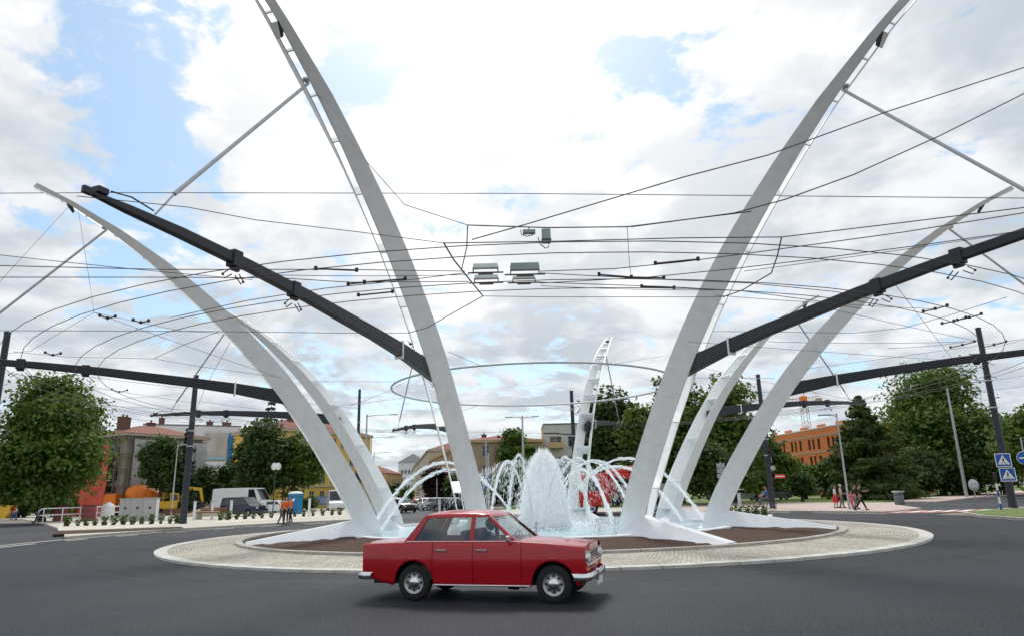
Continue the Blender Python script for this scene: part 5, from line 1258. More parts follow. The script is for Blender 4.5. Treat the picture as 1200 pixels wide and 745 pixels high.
def net(parent, nm, P00, P10, H0, H1, m, wav=.10, nx=24, nz=18):
    """loose sheet of netting from P00 to P10 (local xy), heights H0..H1"""
    a, b = Vector(P00), Vector(P10); u = (b-a); nrm = u.cross(Vector((0, 0, 1))).normalized(); rows = []
    for i in range(nx+1):
        s = i/nx; rows.append([a+u*s+Vector((0, 0, H0+(H1-H0)*j/nz))+nrm*(wav*math.sin(s*u.length*2.1+j*.5)*math.sin(j*1.3+s*7)+.04*random.random()) for j in range(nz+1)])
    mb = MB(); mb.grid(rows); return mb.obj(nm, m, parent, fixn=False)
# scaffolded corner house
c0 = at(141, 590, 92); cR = at(231, 590, 102); cL = at(110, 590, 108)
Hh = at(141, 510, 92).z
rz = heading(c0, cR); Wf = (cR-c0).length; Dl = 9.0
t, W = building('corner_house', 'corner house wrapped in red and grey scaffold netting on the left', 'building', c0, cR, Dl, Hh, M_cream, fw=grid_wins(Wf, 7, (2.4, 5.6, 8.8), 1.2, 1.8), lw=grid_wins(Dl, 4, (2.4, 5.6, 8.8), 1.2, 1.8),
    roof='hip', rh=1.6, over=.8, roofm=M_tile, cornice=M_cream, chimneys=((2.0, 4, Hh+.3, .9, 2.4), (3.6, 7.5, Hh+.3, 1.2, 2.9), (.9, 9, Hh+.3, .8, 2.2), (7, 6, Hh+.3, 1.0, 2.2)))
net(t, 'grey_netting', (.3, -1.15, 0), (8.6, -1.15, 0), .2, Hh-.5, M_netg); net(t, 'grey_netting', (8.7, -1.15, 0), (W, -1.15, 0), .2, Hh-.6, M_netg)
net(t, 'red_netting', (-1.45, Dl, 0), (-1.45, 1.3, 0), .2, Hh-1.2, M_netr)
for x in [0, .4]+list(np.arange(2.5, W, 2.5)):
    mb = MB(); mb.tube([(x-.6, -1.3, 0), (x-.6, -1.3, Hh)], .05, 6); mb.obj('scaffold_pole', M_scaf, t)
for y in [-1.3, 0, 1.5]+list(np.arange(3.5, Dl, 2.6)):
    mb = MB(); mb.tube([(-1.3, y, 0), (-1.3, y, Hh)], .05, 6); mb.obj('scaffold_pole', M_galv if y > 3 else M_scaf, t)
for z in (2, 4, 6, 8, 10):
    if z < Hh:
        mb = MB(); mb.box((-.7, Dl/2-.8, z), (1.0, Dl, .07)); mb.box((W/2, -.7, z), (W, .9, .07)); mb.tube([(-1.32, -1.3, z+1), (-1.32, 3.0, z+1)], .03, 5); mb.tube([(-1.34, -1.2, z), (-1.34, 2.9, z+2)], .03, 5); mb.obj('scaffold_deck', M_scaf, t)
# tall pale house behind it, with its own blue netting and banner
a, b = at(158, 590, 124), at(276, 590, 132); Hb = at(200, 498, 126).z
t, W = building('apartment_house', 'tall pale apartment house behind the scaffolded one with blue strip and banner', 'building', a, b, 12, Hb, M_whitew, fw=grid_wins((b-a).length, 8, (12.6,), .9, 1.5), roof='flat', roofm=M_rgrey, chimneys=((3, 4, Hb, 1, 1.6), (11.5, 6, Hb, 1.2, 1.4), (14.5, 5, Hb, 1.6, 1.2)))
net(t, 'grey_netting', (W*.62, -.5, 0), (W*.865, -.5, 0), 1, at(245, 506, 128).z, M_netg, .06); net(t, 'blue_netting', (W*.87, -.6, 0), (W*.96, -.6, 0), 1, at(262, 505, 128).z, M_netb, .06)
bz = (at(243, 547, 127).z); mb = MB(); mb.box((W*.73, -.75, bz), (W*.25, .06, 2.3)); bn = mb.obj('banner', mat('banner_white', (.66, .72, .80), rough=.7), t)
mb = MB(); mb.box((W*.73, -.80, bz+1.7), (W*.25, .03, .5)); mb.obj('banner_strip', mat('banner_blue', (.25, .5, .62), rough=.7), t)
meshtext('· JRmobal', 1.15, (W*.73, -.79, bz+.25), (R(90), 0, 0), M_sblue, bn)
# yellow house
a, b = at(326, 590, 112), at(432, 590, 130); Hy = at(345, 505, 114).z
t, W = building('yellow_house', 'long yellow house with white window frames behind the left bending pylons', 'building', a, b, 12, Hy, M_yel, fw=grid_wins((b-a).length, 8, (2.0, 5.0, 8.0, 11.0), 1.1, 1.7), lw=grid_wins(12, 3, (5.0, 8.0, 11.0), 1.1, 1.7), roof='hip', rh=2.4, roofm=M_tile, cornice=M_cream, chimneys=((6, 5, Hy+.8, 1, 2.4),))
for z in (3.6,):
    mb = MB(); mb.box((W/2, -.08, z), (W+.2, .2, .25)); mb.obj('string_course', M_cream, t)
# street houses to the right of the street, receding
a, b = at(503, 590, 172), at(549, 590, 108); Ht = at(545, 519, 110).z
building('terraced_house', 'brown terraced house front receding along the street, left of the tall pylon', 'building', a, b, 12, Ht, M_tan, fw=grid_wins((b-a).length, 14, (2.2, 5.2, 8.2), 1.2, 1.7), rw_=grid_wins(12, 3, (5.2, 8.2), 1.2, 1.7), roof='hip', rh=1.2, roofm=M_tile, cornice=M_ochre)
a, b = at(483, 590, 300), at(502, 590, 176); building('terraced_house', 'paler terraced house further down the street below the church spire', 'building', a, b, 12, 12.5, M_cream, fw=grid_wins((b-a).length, 14, (2.2, 5.2, 8.2), 1.3, 1.8), roof='hip', rh=2.2, roofm=M_tile, cornice=M_cream)
a, b = at(452, 590, 230), at(471, 590, 250); building('distant_house', 'reddish roofed house at the end of the street behind the trees', 'building', a, b, 14, 9, M_ochre, fw=grid_wins((b-a).length, 4, (2.5, 6), 1.3, 1.8), roof='hip', rh=3, roofm=M_tile)
a, b = at(466, 590, 380), at(496, 590, 380); building('distant_house', 'large pale house below the church spire at the street end', 'building', a, b, 30, 19, M_whitew, fw=grid_wins((b-a).length, 6, (6, 10, 14), 1.4, 2), roof='hip', rh=5, roofm=M_rgrey)
# church spire
s = at(485, 560, 430); zt_ = at(485, 539, 430).z; t = thing('church_tower', 'small distant church tower with a pointed spire at the street end', 'church', (s.x, 430, 0)); M_st = mat('tower_stone', (.20, .19, .19), rough=.9)
mb = MB(); mb.box((0, 0, zt_*.33), (5.2, 5.2, zt_*.66)); mb.obj('tower', M_st, t, bevel=.1); mb = MB(); mb.lathe([(3.0, zt_*.66), (2.7, zt_*.72), (1.5, zt_*.80), (1.3, zt_*.86), (.5, zt_*.93), (.12, zt_), (0, zt_)], 8, smooth=False); mb.obj('spire', mat('copper_roof', (.10, .12, .12), rough=.7), t)
for q in (-1, 1):
    mb = MB(); mb.box((q*1.2, -2.62, zt_*.55), (1.0, .1, 3.0)); mb.obj('belfry_window', M_wdark, t)
# beige house with red roof behind the fountain, grey and tan house to its right
a, b = at(532, 590, 128), at(604, 590, 124); Hg = at(570, 517, 126).z
building('beige_house', 'beige house with a low red roof showing left of the water dome', 'building', a, b, 12, Hg, M_beige, fw=grid_wins((b-a).length, 4, (2.5, 5.6, Hg-2.0), 1.45, 1.6), roof='hip', rh=.9, roofm=M_tile, over=.5, chimneys=((4, 5, Hg+.3, .8, 1.3), (8.5, 5, Hg+.3, .7, 1.5)))
a, b = at(640, 590, 112), at(697, 590, 112); Hq = at(640, 497.5, 112).z; Wq = (b-a).length
t, W = building('grey_house', 'grey flat-roofed block with ochre side wall right of the water dome', 'building', a, b, 9, Hq, M_greyw, fw=[(1.9, z, 1.9, 1.7) for z in (3.2, 6.4, 9.6)]+[(4.6+k*2.8, z, 1.4, 1.7) for z in (3.2, 6.4, 9.6) for k in range(2)], lw=grid_wins(9, 2, (3.2, 6.4, 9.6), 1.0, 1.4, skip=((0, 2),)), roof='flat', roofm=M_rgrey)
mb = MB(); mb.box((-.03, 4.5, Hq/2-.2), (.05, 9.0, Hq-.5)); 
for z in (3.2, 6.4, 9.6):
    mb = MB(); mb.box((1.9, -.5, z-.95), (2.4, 1.0, .12)); mb.box((1.9, -.95, z-.5), (2.4, .08, .85)); mb.obj('balcony', M_ochre, t)
mb = MB(); mb.add([(-.02, 9, .2), (-.02, 0.02, .2), (-.02, .02, Hq-.1), (-.02, 9, Hq-.1)], [(0, 1, 2, 3)]); mb.obj('ochre_facing', M_ochre, t, fixn=False)
# orange brick shell under construction with crane
a, b = at(903, 590, 150), at(1004, 590, 118); Ho = at(1002, 496, 118).z; Wo = (b-a).length
ow = [(x, z, .95, 1.9) for z in (3, 6.1, 9.2, 11.6) for x in np.arange(2.2, Wo-1, 3.4)]+[(x+1.5, z, .8, 1.9) for z in (6.1, 9.2, 11.6) for x in np.arange(5.6, Wo-3, 6.8)]
ow = [(x, z, w, h) for x, z, w, h in ow if z+h/2 < Ho-.25]
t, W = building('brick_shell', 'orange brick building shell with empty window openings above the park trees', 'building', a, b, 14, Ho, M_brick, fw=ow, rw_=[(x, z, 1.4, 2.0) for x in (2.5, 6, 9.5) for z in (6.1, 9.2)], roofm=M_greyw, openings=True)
for z in (4.6, 7.7, 10.6):
    mb = MB(); mb.box((W/2, -.02, z), (W+.1, .10, .22)); mb.obj('floor_slab', M_kerb, t)
for k in range(5):
    mb = MB(); mb.box((W*(.1+.2*k), 1.0, Ho+.5), (2.6, .3, .7)); mb.obj('parapet_block', M_brick, t)
c = at(957, 590, 175); jz = at(957, 470, 175).z; tz = at(957, 444, 175).z; t = thing('tower_crane', 'small tower crane with orange joint rising behind the brick shell', 'crane', (c.x, 175, 0)); M_cr = mat('crane_paint', (.62, .45, .38), rough=.6)
def lattice(mb, a, b, w, n, up=Vector((0, 0, 1))):
    a, b = Vector(a), Vector(b); d = (b-a).normalized(); s = d.cross(up).normalized() if abs(d.dot(up)) < .9 else Vector((1, 0, 0)); q = d.cross(s); cs = [s*w+q*w, s*w-q*w, -s*w-q*w, -s*w+q*w]
    for k in range(4): mb.tube([a+cs[k], b+cs[k]], .07, 4)
    for i in range(n):
        p0, p1 = a.lerp(b, i/n), a.lerp(b, (i+1)/n)
        for k in range(4): mb.tube([p0+cs[k], p1+cs[(k+1) % 4]], .045, 4, cap=False)
mb = MB(); lattice(mb, (0, 0, 0), (0, 0, jz), .75, 20); mb.obj('tower', M_cr, t)
mb = MB(); lattice(mb, (0, 0, jz+.4), (-15, -3, jz-.2), .45, 16); lattice(mb, (0, 0, jz+.4), (4.5, .8, jz+1.0), .5, 5); mb.obj('jib', M_cr, t)
mb = MB(); mb.box((0, 0, jz+.6), (1.6, 1.4, 1.6)); mb.obj('slewing_joint', M_porange, t, bevel=.1); mb = MB(); mb.tube([(0, 0, jz), (.8, 0, tz)], .12, 6); mb.tube([(.8, 0, tz), (-9, -1.8, jz+.3)], .04, 4); mb.tube([(.8, 0, tz), (4.3, .7, jz+1.2)], .04, 4); mb.obj('mast_tip', M_porange, t)
mb = MB(); mb.box((4.3, .7, jz+.3), (1.2, 1.2, 1.3)); mb.obj('counterweight', M_kerb, t)
# far left edge
a, b = at(-60, 590, 95), at(13, 590, 100); building('left_house', 'beige house with pale blue shopfront at the left picture edge', 'building', a, b, 10, 6.5, M_beige, fw=grid_wins((b-a).length, 4, (4.6,), 1.3, 1.5), roof='hip', rh=2.2, roofm=M_tile)
b = G(6, 608); t = thing('skip', 'yellow metal skip at the left picture edge under the tree', 'skip', (b.x-1, b.y, 0), R(10)); mb = MB(); mb.prism_y([(-1.7, .9), (-1.2, .1), (1.2, .1), (1.7, .9), (1.7, 1.7), (-1.7, 1.7)], -.9, .9); mb.obj('bin', M_pyellow, t, bevel=.04); mb = MB(); mb.box((0, 0, 1.74), (3.5, 1.9, .08)); mb.obj('rim', M_pyellow, t)
a, b = at(90, 590, 122), at(120, 590, 118); building('ochre_house', 'low ochre house between the big left tree and the red netting', 'building', a, b, 9, 5.5, M_yel, fw=grid_wins((b-a).length, 3, (3.4,), 1.0, 1.4), roof='hip', rh=1.6, roofm=M_tile)

# ------------------------------------------------------------------ trees
def leaves(C, Nrm, size, asp=.6):
    n = len(C); Nn = Nrm+rng.normal(size=(n, 3))*.55; Nn /= np.linalg.norm(Nn, axis=1)[:, None]
    a = np.cross(Nn, rng.normal(size=(n, 3))); a /= np.linalg.norm(a, axis=1)[:, None]+1e-9; b = np.cross(Nn, a)
    s = (size*(.6+.8*rng.random(n)))[:, None]
    V = np.stack([C-a*s, C+b*s*asp+Nn*s*.15, C+a*s, C-b*s*asp+Nn*s*.15], 1).reshape(-1, 3); F = np.arange(n*4).reshape(-1, 4); return V, F
def broadleaf(label, x, Y, top, hw, bot, m, n=7000, leaf=.30, nb=16, trunk=.3, group=None, name='tree', sq=1.0, seed=0, cl=150):
    """crown between photo rows top and bot, half width hw px, at distance Y"""
    global rng; rng = np.random.default_rng(seed+int(abs(x)*7)+1)
    p = at(x, 590, Y); Ht = at(x, top, Y).z; zb = max(.5, at(x, bot, Y).z); r = hw/FPX*Y*1.02; rzz = (Ht-zb)/2
    t = thing(name, label, 'tree', (p.x, Y, 0), 0, group)
    cz = zb+rzz
    B = []
    for k in range(nb):
        d = rng.normal(size=3); d /= np.linalg.norm(d); q = .74*rng.random()**.45
        c = np.array([d[0]*r*q, d[1]*r*q*.8, cz+d[2]*rzz*q*1.12]); hfrac = (c[2]-zb)/(2*rzz)
        shr = 1-.45*max(0, hfrac-.5)*2; c[0] *= shr; c[1] *= shr
        B.append((c, (.27+.17*rng.random())*r*(.75+.25*shr), (.30+.14*rng.random())*min(r*1.05, rzz*.9)))
    B.append((np.array([0, 0, Ht-rzz*.35]), r*.42, rzz*.34)); B.append((np.array([0, 0, cz]), r*.58, rzz*.66)); B.append((np.array([0, 0, cz-rzz*.45]), r*.66, rzz*.45))
    CC = []; CN = []
    per = cl//len(B)+2
    for c, br, bz in B:                       # leaf clumps over each bough
        d = rng.normal(size=(per, 3)); d /= np.linalg.norm(d, axis=1)[:, None]; d[:, 2] = np.abs(d[:, 2])*np.where(rng.random(per) < .72, 1, -1)
        CC.append(c+d*np.array([br, br, bz])*(.80+.3*rng.random((per, 1)))); CN.append(d)
    CC = np.concatenate(CC); CN = np.concatenate(CN); k = rng.integers(0, len(CC), n); cs = r*.125+.14
    off = rng.normal(size=(n, 3))*cs*np.array([1, 1, .55]); C = CC[k]+off; nn = CN[k]*.6+np.array([0, 0, .55])
    V, F = leaves(C, nn, leaf); mobj('crown', npmesh('crown', V, F, m), t)
    mb = MB(); lean = rng.normal(size=2)*.2
    mb.tube([(0, 0, -.1), (lean[0]*.4, lean[1]*.4, zb*.7+.3), (lean[0], lean[1], cz)], [trunk*1.25, trunk, trunk*.45], 10)
    mb.lathe([(trunk*1.9, -.1), (trunk*1.4, .15), (trunk*1.15, .5)], 10); mb.obj('trunk', M_bark, t)
    for c, br, bz in B[:9]:
        mb = MB(); s0 = Vector((lean[0]*.7, lean[1]*.7, zb*.8+.4+rng.random()*rzz*.5)); e = Vector(c); mid = s0.lerp(e, .5)+Vector((0, 0, .12*(e-s0).length)); mb.tube([s0, mid, e], [trunk*.5, trunk*.32, trunk*.12], 6); mb.obj('limb', M_bark, t)
    return t
def conifer(label, x, Y, top, hw, m, n=5000, leaf=.22, name='conifer', group=None, bot=592, seed=0, droop=.25, tiers=20):
    global rng; rng = np.random.default_rng(seed+int(abs(x)*5)+3)
    p = at(x, 590, Y); Ht = at(x, top, Y).z; z0 = max(.6, at(x, bot, Y).z); r = hw/FPX*Y*1.02; t = thing(name, label, 'tree', (p.x, Y, 0), 0, group)
    C = []; Nn = []; mbl = []
    nbr = 9
    for i in range(tiers):
        f = i/tiers; z = z0+(Ht-z0)*f; rr = r*(1-f)**.85*(.85+.3*rng.random())+.08
        for j in range(nbr):
            a = rng.random()*6.283; L_ = rr*(.72+.4*rng.random()); cnt = max(3, int(n/tiers/nbr*(1.9*(1-f)+.15)))
            s = rng.random(cnt)**.7; d = np.array([math.cos(a), math.sin(a), 0]); side = np.array([-math.sin(a), math.cos(a), 0])
            pts = d*(s*L_)[:, None]+side*(rng.normal(size=cnt)*.16*L_*(1.1-s*.7))[:, None]; pts[:, 2] = z-droop*L_*s**1.5+rng.normal(size=cnt)*.10+.12*L_*(s > .85); C.append(pts)
            Nn.append(np.tile(d*.3+np.array([0, 0, .8]), (cnt, 1)))
            if j < 4 and i % 2 == 0: mbl.append((z, d, L_))
    C = np.concatenate(C); Nn = np.concatenate(Nn); V, F = leaves(C, Nn, leaf, .38); mobj('crown', npmesh('crown', V, F, m), t)
    mb = MB(); mb.tube([(0, 0, -.1), (0, 0, Ht*.5), (0, 0, Ht*.97)], [.28, .16, .03], 8); mb.obj('trunk', M_bark, t)
    mb = MB()
    for z, d, L_ in mbl: mb.tube([(0, 0, z), (d[0]*L_*.8, d[1]*L_*.8, z-droop*L_*.6)], [.05, .015], 4)
    o = mb.obj('branches', M_bark, t); o['kind'] = 'stuff'
    return t
PT = 'trees of the park on the right'; LT = 'trees behind the left pavement'; FT = 'trees behind the fountain'
broadleaf('huge dense round green tree on the left in front of the houses', 50, 72, 446, 64, 603, L_mid, 42000, .25, 34, .38, LT, cl=620)
broadleaf('dark tree standing close behind the orange mixer drum', 186, 88, 513, 26, 580, L_dark, 7000, .27, 12, .25, LT)
conifer('slim dark spruce beside the left dark pole', 213, 90, 499, 20, L_conif, 5200, .24, group=LT)
broadleaf('low dark tree behind the white van roof, left half', 240, 100, 549, 20, 592, L_dark, 4500, .30, 10, .2, LT)
broadleaf('low dark tree behind the white van roof, right half', 266, 102, 546, 20, 592, L_dark, 4500, .30, 10, .2, LT)
conifer('tall dark spruce rising above the round trees left of the pylons', 311, 116, 466, 40, L_conif, 6000, .30, group=LT)
broadleaf('big dark bushy tree behind the round sign plates', 304, 96, 494, 36, 590, L_dark, 15000, .30, 20, .3, LT, cl=300)
broadleaf('lighter bushy tree left of the yellow house', 345, 98, 508, 28, 588, L_mid, 9000, .28, 14, .25, LT, cl=200)
broadleaf('small green bush below the blue hoarding', 362, 92, 584, 9, 601, L_shrub, 1500, .2, 7, .08, LT, name='bush')
broadleaf('far street tree right behind the left pylons', 424, 170, 552, 9, 592, L_mid, 1800, .45, 8, .25, 'street trees')
broadleaf('far bluish street tree before the distant house', 463, 150, 568, 10, 592, L_dark, 1500, .4, 8, .2, 'street trees')
broadleaf('small far street tree right of the bluish one', 476, 140, 572, 8, 592, L_mid, 1300, .35, 8, .2, 'street trees')
broadleaf('dark red leaved tree beside the brown terraced houses', 511, 118, 547, 17, 592, L_purple, 5500, .30, 12, .25, 'street trees')
broadleaf('dark tree seen between the tall left pylon and its pipe', 537, 100, 556, 14, 594, L_dark, 3500, .28, 10, .2, 'street trees')
conifer('thin dark conifer in front of the beige house', 586, 112, 508, 12, L_conif, 3200, .26, group=FT)
broadleaf('round tree in front of the beige house gable', 604, 108, 504, 19, 560, L_mid, 5500, .28, 12, .22, FT)
broadleaf('green tree behind the top of the water dome', 622, 104, 522, 22, 580, L_mid, 5000, .28, 12, .22, FT)
for k, (x, t_, h, mm) in enumerate(((572, 556, 18, L_dark), (594, 552, 20, L_dark), (617, 556, 18, L_mid), (642, 548, 18, L_lite), (662, 538, 20, L_lite), (684, 530, 20, L_mid))):
    broadleaf(['dark shrub left of the water dome', 'dark shrub just behind the left water arcs', 'green shrub behind the water dome', 'pale green shrub at the right of the water dome', 'pale green small tree under the grey block', 'green small tree behind the distant pylon'][k], x, 84+k, t_, h, 600, mm, 4200, .24, 11, .14, FT, name='bush')
broadleaf('broad dark park tree right behind the distant pylon', 722, 84, 457, 42, 592, L_dark, 13000, .30, 20, .34, PT, cl=300)
broadleaf('yellowish green park tree just left of the tall right pylon', 756, 76, 478, 30, 594, L_lite, 9000, .26, 16, .28, PT, cl=220)
broadleaf('tall park tree between the tall right pylon and the ladder pylon', 800, 86, 440, 44, 588, L_mid, 13000, .28, 22, .36, PT, cl=260)
broadleaf('tall park tree behind the ladder pylon and the right bending one', 862, 84, 436, 44, 590, L_mid, 13000, .28, 22, .36, PT, cl=260)
broadleaf('dark low tree in front of the park behind the right bending pylon', 836, 74, 520, 40, 592, L_dark, 9000, .26, 16, .25, PT)
broadleaf('mid green tree left of the brick shell', 900, 90, 512, 30, 590, L_mid, 9000, .26, 16, .28, PT)
broadleaf('small tree before the brick shell, lower part', 945, 94, 546, 24, 590, L_mid, 7000, .26, 14, .24, PT)
broadleaf('round dark bush standing on the lawn before the brick shell', 941, 78, 556, 15, 592, L_dark, 3000, .22, 10, .15, PT, name='bush')
broadleaf('small tree behind the pale lamp post and walkers', 985, 92, 538, 22, 590, L_mid, 7000, .26, 14, .24, PT)
conifer('large pointed pale conifer left of the biggest right tree', 1024, 82, 462, 56, L_yew, 26000, .30, group=PT, tiers=30, droop=.16)
broadleaf('biggest broad park tree behind the pale lamp post on the right', 1108, 100, 432, 72, 590, L_mid, 26000, .30, 28, .42, PT, cl=420)
broadleaf('dark lower tree under the biggest right tree', 1086, 93, 528, 36, 594, L_dark, 10000, .26, 16, .3, PT)
broadleaf('dark tree beside the tall dark pole on the right edge', 1182, 92, 492, 40, 592, L_dark, 12000, .28, 18, .3, PT, cl=240)
broadleaf('second dark tree at the right picture edge', 1228, 74, 478, 40, 592, L_mid, 9000, .28, 16, .3, PT)
broadleaf('low green tree right of the pale lamp post', 1142, 92, 534, 34, 592, L_dark, 8000, .24, 14, .2, PT)
for k, x in enumerate((770, 800, 880, 925, 1000)):
    broadleaf(['far tree filling the gap left of the tall right pylon', 'far tree behind the pipe of the tall right pylon', 'far tree behind the cyclist', 'far tree behind the dark bush', 'far tree behind the walkers'][k], x, 125, 540 if k < 2 else 548, 40, 592, L_dark, 5000, .4, 14, .3, 'far trees across the park')

for k, (x, t_, h) in enumerate(((-12, 574, 26), (24, 578, 24), (62, 576, 26), (98, 578, 20))):
    broadleaf(['dark bush at the picture edge behind the yellow skip', 'dark bush behind the parked cars on the left', 'dark bush behind the trunk of the big left tree', 'dark bush left of the red netting'][k], x, 96, t_, h, 606, L_dark, 3200, .26, 10, .12, 'bushes behind the left pavement', name='bush')
# ------------------------------------------------------------------ people
M_skin = mat('skin', (.52, .30, .21), rough=.6); M_hair1 = mat('hair_brown', (.06, .035, .02), rough=.8); M_hair2 = mat('hair_white', (.55, .53, .50), rough=.8); M_eye = mat('eye', (.02, .02, .02), rough=.3); M_lip = mat('lip', (.38, .14, .12), rough=.6)
def cloth(n, c): return mat('cloth_'+n, c, rough=.9, var=.12, scale=12)
C_or = cloth('orange', (.90, .16, .02)); C_gr = cloth('grey', (.12, .13, .15)); C_bk = cloth('black', (.02, .02, .024)); C_wh = cloth('white', (.72, .72, .72)); C_rd = cloth('red', (.55, .03, .04)); C_bl = cloth('blue', (.06, .13, .32)); C_pk = cloth('pink', (.62, .10, .20)); C_bg = cloth('beige', (.48, .40, .32))
def skinmesh(nm, verts, edges, radii, m, sub=1):
    me = bpy.data.meshes.new(nm); me.from_pydata([tuple(v) for v in verts], edges, []); o = bpy.data.objects.new(nm, me); col.objects.link(o)
    md = o.modifiers.new('skin', 'SKIN'); md.use_smooth_shade = True
    if not me.skin_vertices: 
        bm = bmesh.new(); bm.from_mesh(me); bm.verts.layers.skin.verify(); bm.to_mesh(me); bm.free()
    sv = me.skin_vertices[0].data
    for i, r in enumerate(radii): sv[i].radius = r if isinstance(r, tuple) else (r, r); sv[i].use_root = (i == 0)
    s = o.modifiers.new('sub', 'SUBSURF'); s.levels = sub
    dg = bpy.context.evaluated_depsgraph_get(); dg.update(); out = bpy.data.meshes.new_from_object(o.evaluated_get(dg)); bpy.data.objects.remove(o)
    out.materials.clear(); out.materials.append(m); out.polygons.foreach_set('use_smooth', [True]*len(out.polygons)); out.name = nm; return out
def person(label, loc, rz, top, legs, h=1.75, stride=0.0, larm=(0, 0), rarm=(0, 0), hair=M_hair1, skirt=None, sit=False, vest=None, long_hair=False, group=None):
    """faces local -y; larm/rarm = (forward swing, elbow bend) in degrees"""
    t = thing('person', label, 'person', loc, rz, group); k = h/1.75; t.scale = (k, k, k)
    hz = .93-.10*abs(stride)**2 if not sit else .93
    V = [(0, 0, hz), (0, 0, hz+.16), (0, .0, hz+.34), (0, .01, hz+.50), (0, -.005, hz+.60)]; Ed = [(0, 1), (1, 2), (2, 3), (3, 4)]; Rr = [(.125, .095), (.115, .085), (.145, .10), (.075, .065), (.052, .052)]
    idx = {}
    for s, (fw_, eb) in ((-1, rarm), (1, larm)):
        a = R(fw_); sh = Vector((s*.17, .01, hz+.46)); el = sh+Vector((s*.05, -math.sin(a)*.29, -math.cos(a)*.29)); a2 = R(fw_+eb); wr = el+Vector((0, -math.sin(a2)*.25, -math.cos(a2)*.25)); d = (wr-el).normalized(); hn = wr+d*.07
        b = len(V); V += [sh, el, wr, hn]; Ed += [(3, b), (b, b+1), (b+1, b+2), (b+2, b+3)]; Rr += [.062, .044, .030, (.040, .022)]
        f0 = len(V); side = Vector((1, 0, 0)); curl = Vector((0, -d.z, d.y))*.5
        for q, ln in enumerate((.052, .062, .057, .045)):
            o_ = hn+d*.02+Vector((0, 0, 0))+side.cross(d)*(q-1.5)*.021; V += [o_+d*ln*.5, o_+d*ln+curl*ln*.4]; Ed += [(b+3, len(V)-2), (len(V)-2, len(V)-1)]; Rr += [.0095, .0075]
        V += [wr+d*.03+side.cross(d)*-.045, wr+d*.07+side.cross(d)*-.058]; Ed += [(b+2, len(V)-2), (len(V)-2, len(V)-1)]; Rr += [.011, .009]
        idx[s] = b
    lg = {}
    for s in (-1, 1):
        st = stride*s; hp = Vector((s*.09, 0, hz-.06))
        if sit: kn = hp+Vector((s*.03, -.42, .02)); an = kn+Vector((0, -.14 if s > 0 else -.05, -.40)); 
        else:
            kn = hp+Vector((s*.01, -math.sin(st*.62)*.42-.02, -math.cos(st*.6)*.42)); an = kn+Vector((0, (-math.sin(st*.5)*.40 if st > 0 else math.sin(abs(st)*.95)*.42)+.03, -.41)); an.z = max(.085, min(an.z, .10 if st >= 0 else .2))
        to = an+Vector((s*.02, -.15, -.055 if st >= 0 or sit else -.10)); he = an+Vector((0, .05, -.05))
        b = len(V); V += [hp, kn, an, to]; Ed += [(0, b), (b, b+1), (b+1, b+2), (b+2, b+3)]; Rr += [.088, .056, .040, (.038, .028)]; lg[s] = b
    me = skinmesh('body', V, Ed, Rr, M_skin, 1)
    # head with face joined on the neck
    hb = MB(); c = Vector((0, -.02, hz+.72)); rows = []
    for i in range(13):
        ph = math.pi*i/12; ring = []
        for j in range(17):
            th = 2*math.pi*j/16; x = math.sin(ph)*math.sin(th); y = -math.sin(ph)*math.cos(th); z = math.cos(ph)
            jaw = 1-.28*max(0, -z)**1.2; p = Vector((x*.077*jaw, y*.098*(1-.12*max(0, -z)*(y > 0)), z*.122)); ring.append(c+p)
        rows.append(ring)
    hb.grid(rows); hb.add([c+Vector(q) for q in ((-.012, -.094, .018), (.012, -.094, .018), (.019, -.096, -.028), (-.019, -.096, -.028), (0, -.125, -.022))], [(0, 1, 4), (1, 2, 4), (2, 3, 4), (3, 0, 4)], 0)
    for s in (-1, 1):
        hb.lathe([(0, -.006), (.013, -.004), (.013, .004), (0, .006)], 8, 1, 'y', c+Vector((s*.032, -.088, .012))); hb.lathe([(0, -.008), (.026, -.004), (.022, .006), (0, .008)], 8, 0, 'x', c+Vector((s*.078, .008, 0)))
    hb.box(c+Vector((0, -.090, -.058)), (.042, .012, .010), 2)
    hm = hb.mesh('head', [M_skin, M_eye, M_lip]); bm = bmesh.new(); bm.from_mesh(me); bm.from_mesh(hm); bm.to_mesh(me); bm.free()
    for m_ in (M_eye, M_lip): me.materials.append(m_)
    mobj('body', me, t)
    hr = MB(); rows = []
    for i in range(8):
        ph = math.pi*(.58 if not long_hair else .70)*i/7
        rows.append([c+Vector((math.sin(ph)*math.sin(a)*.086, .014-math.sin(ph)*math.cos(a)*.100*(1 if math.cos(a) < .3 else .92)*(1 if ph < 1.0 or math.cos(a) < .45 else .80), math.cos(ph)*.132+.006+(.035 if ph > 1.1 and math.cos(a) > .5 else 0))) for a in np.linspace(0, 6.2832, 17)])
    hr.grid(rows); mobj('hair', hr.mesh('hair', hair), t)
    def sub(ids, ed, rr, nm, m): mobj(nm, skinmesh(nm, [V[i] for i in ids], ed, rr, m, 1), t)
    r_, l_ = idx[-1], idx[1]
    ids = [0, 1, 2, 3, r_, r_+1, l_, l_+1]; sub(ids, [(0, 1), (1, 2), (2, 3), (3, 4), (4, 5), (3, 6), (6, 7)], [(.140, .110), (.132, .102), (.162, .117), (.086, .074), .078, .056, .078, .056], 'shirt', top)
    if vest: sub([1, 2, 3], [(0, 1), (1, 2)], [(.150, .120), (.178, .132), (.11, .095)], 'vest', vest)
    a, b = lg[-1], lg[1]
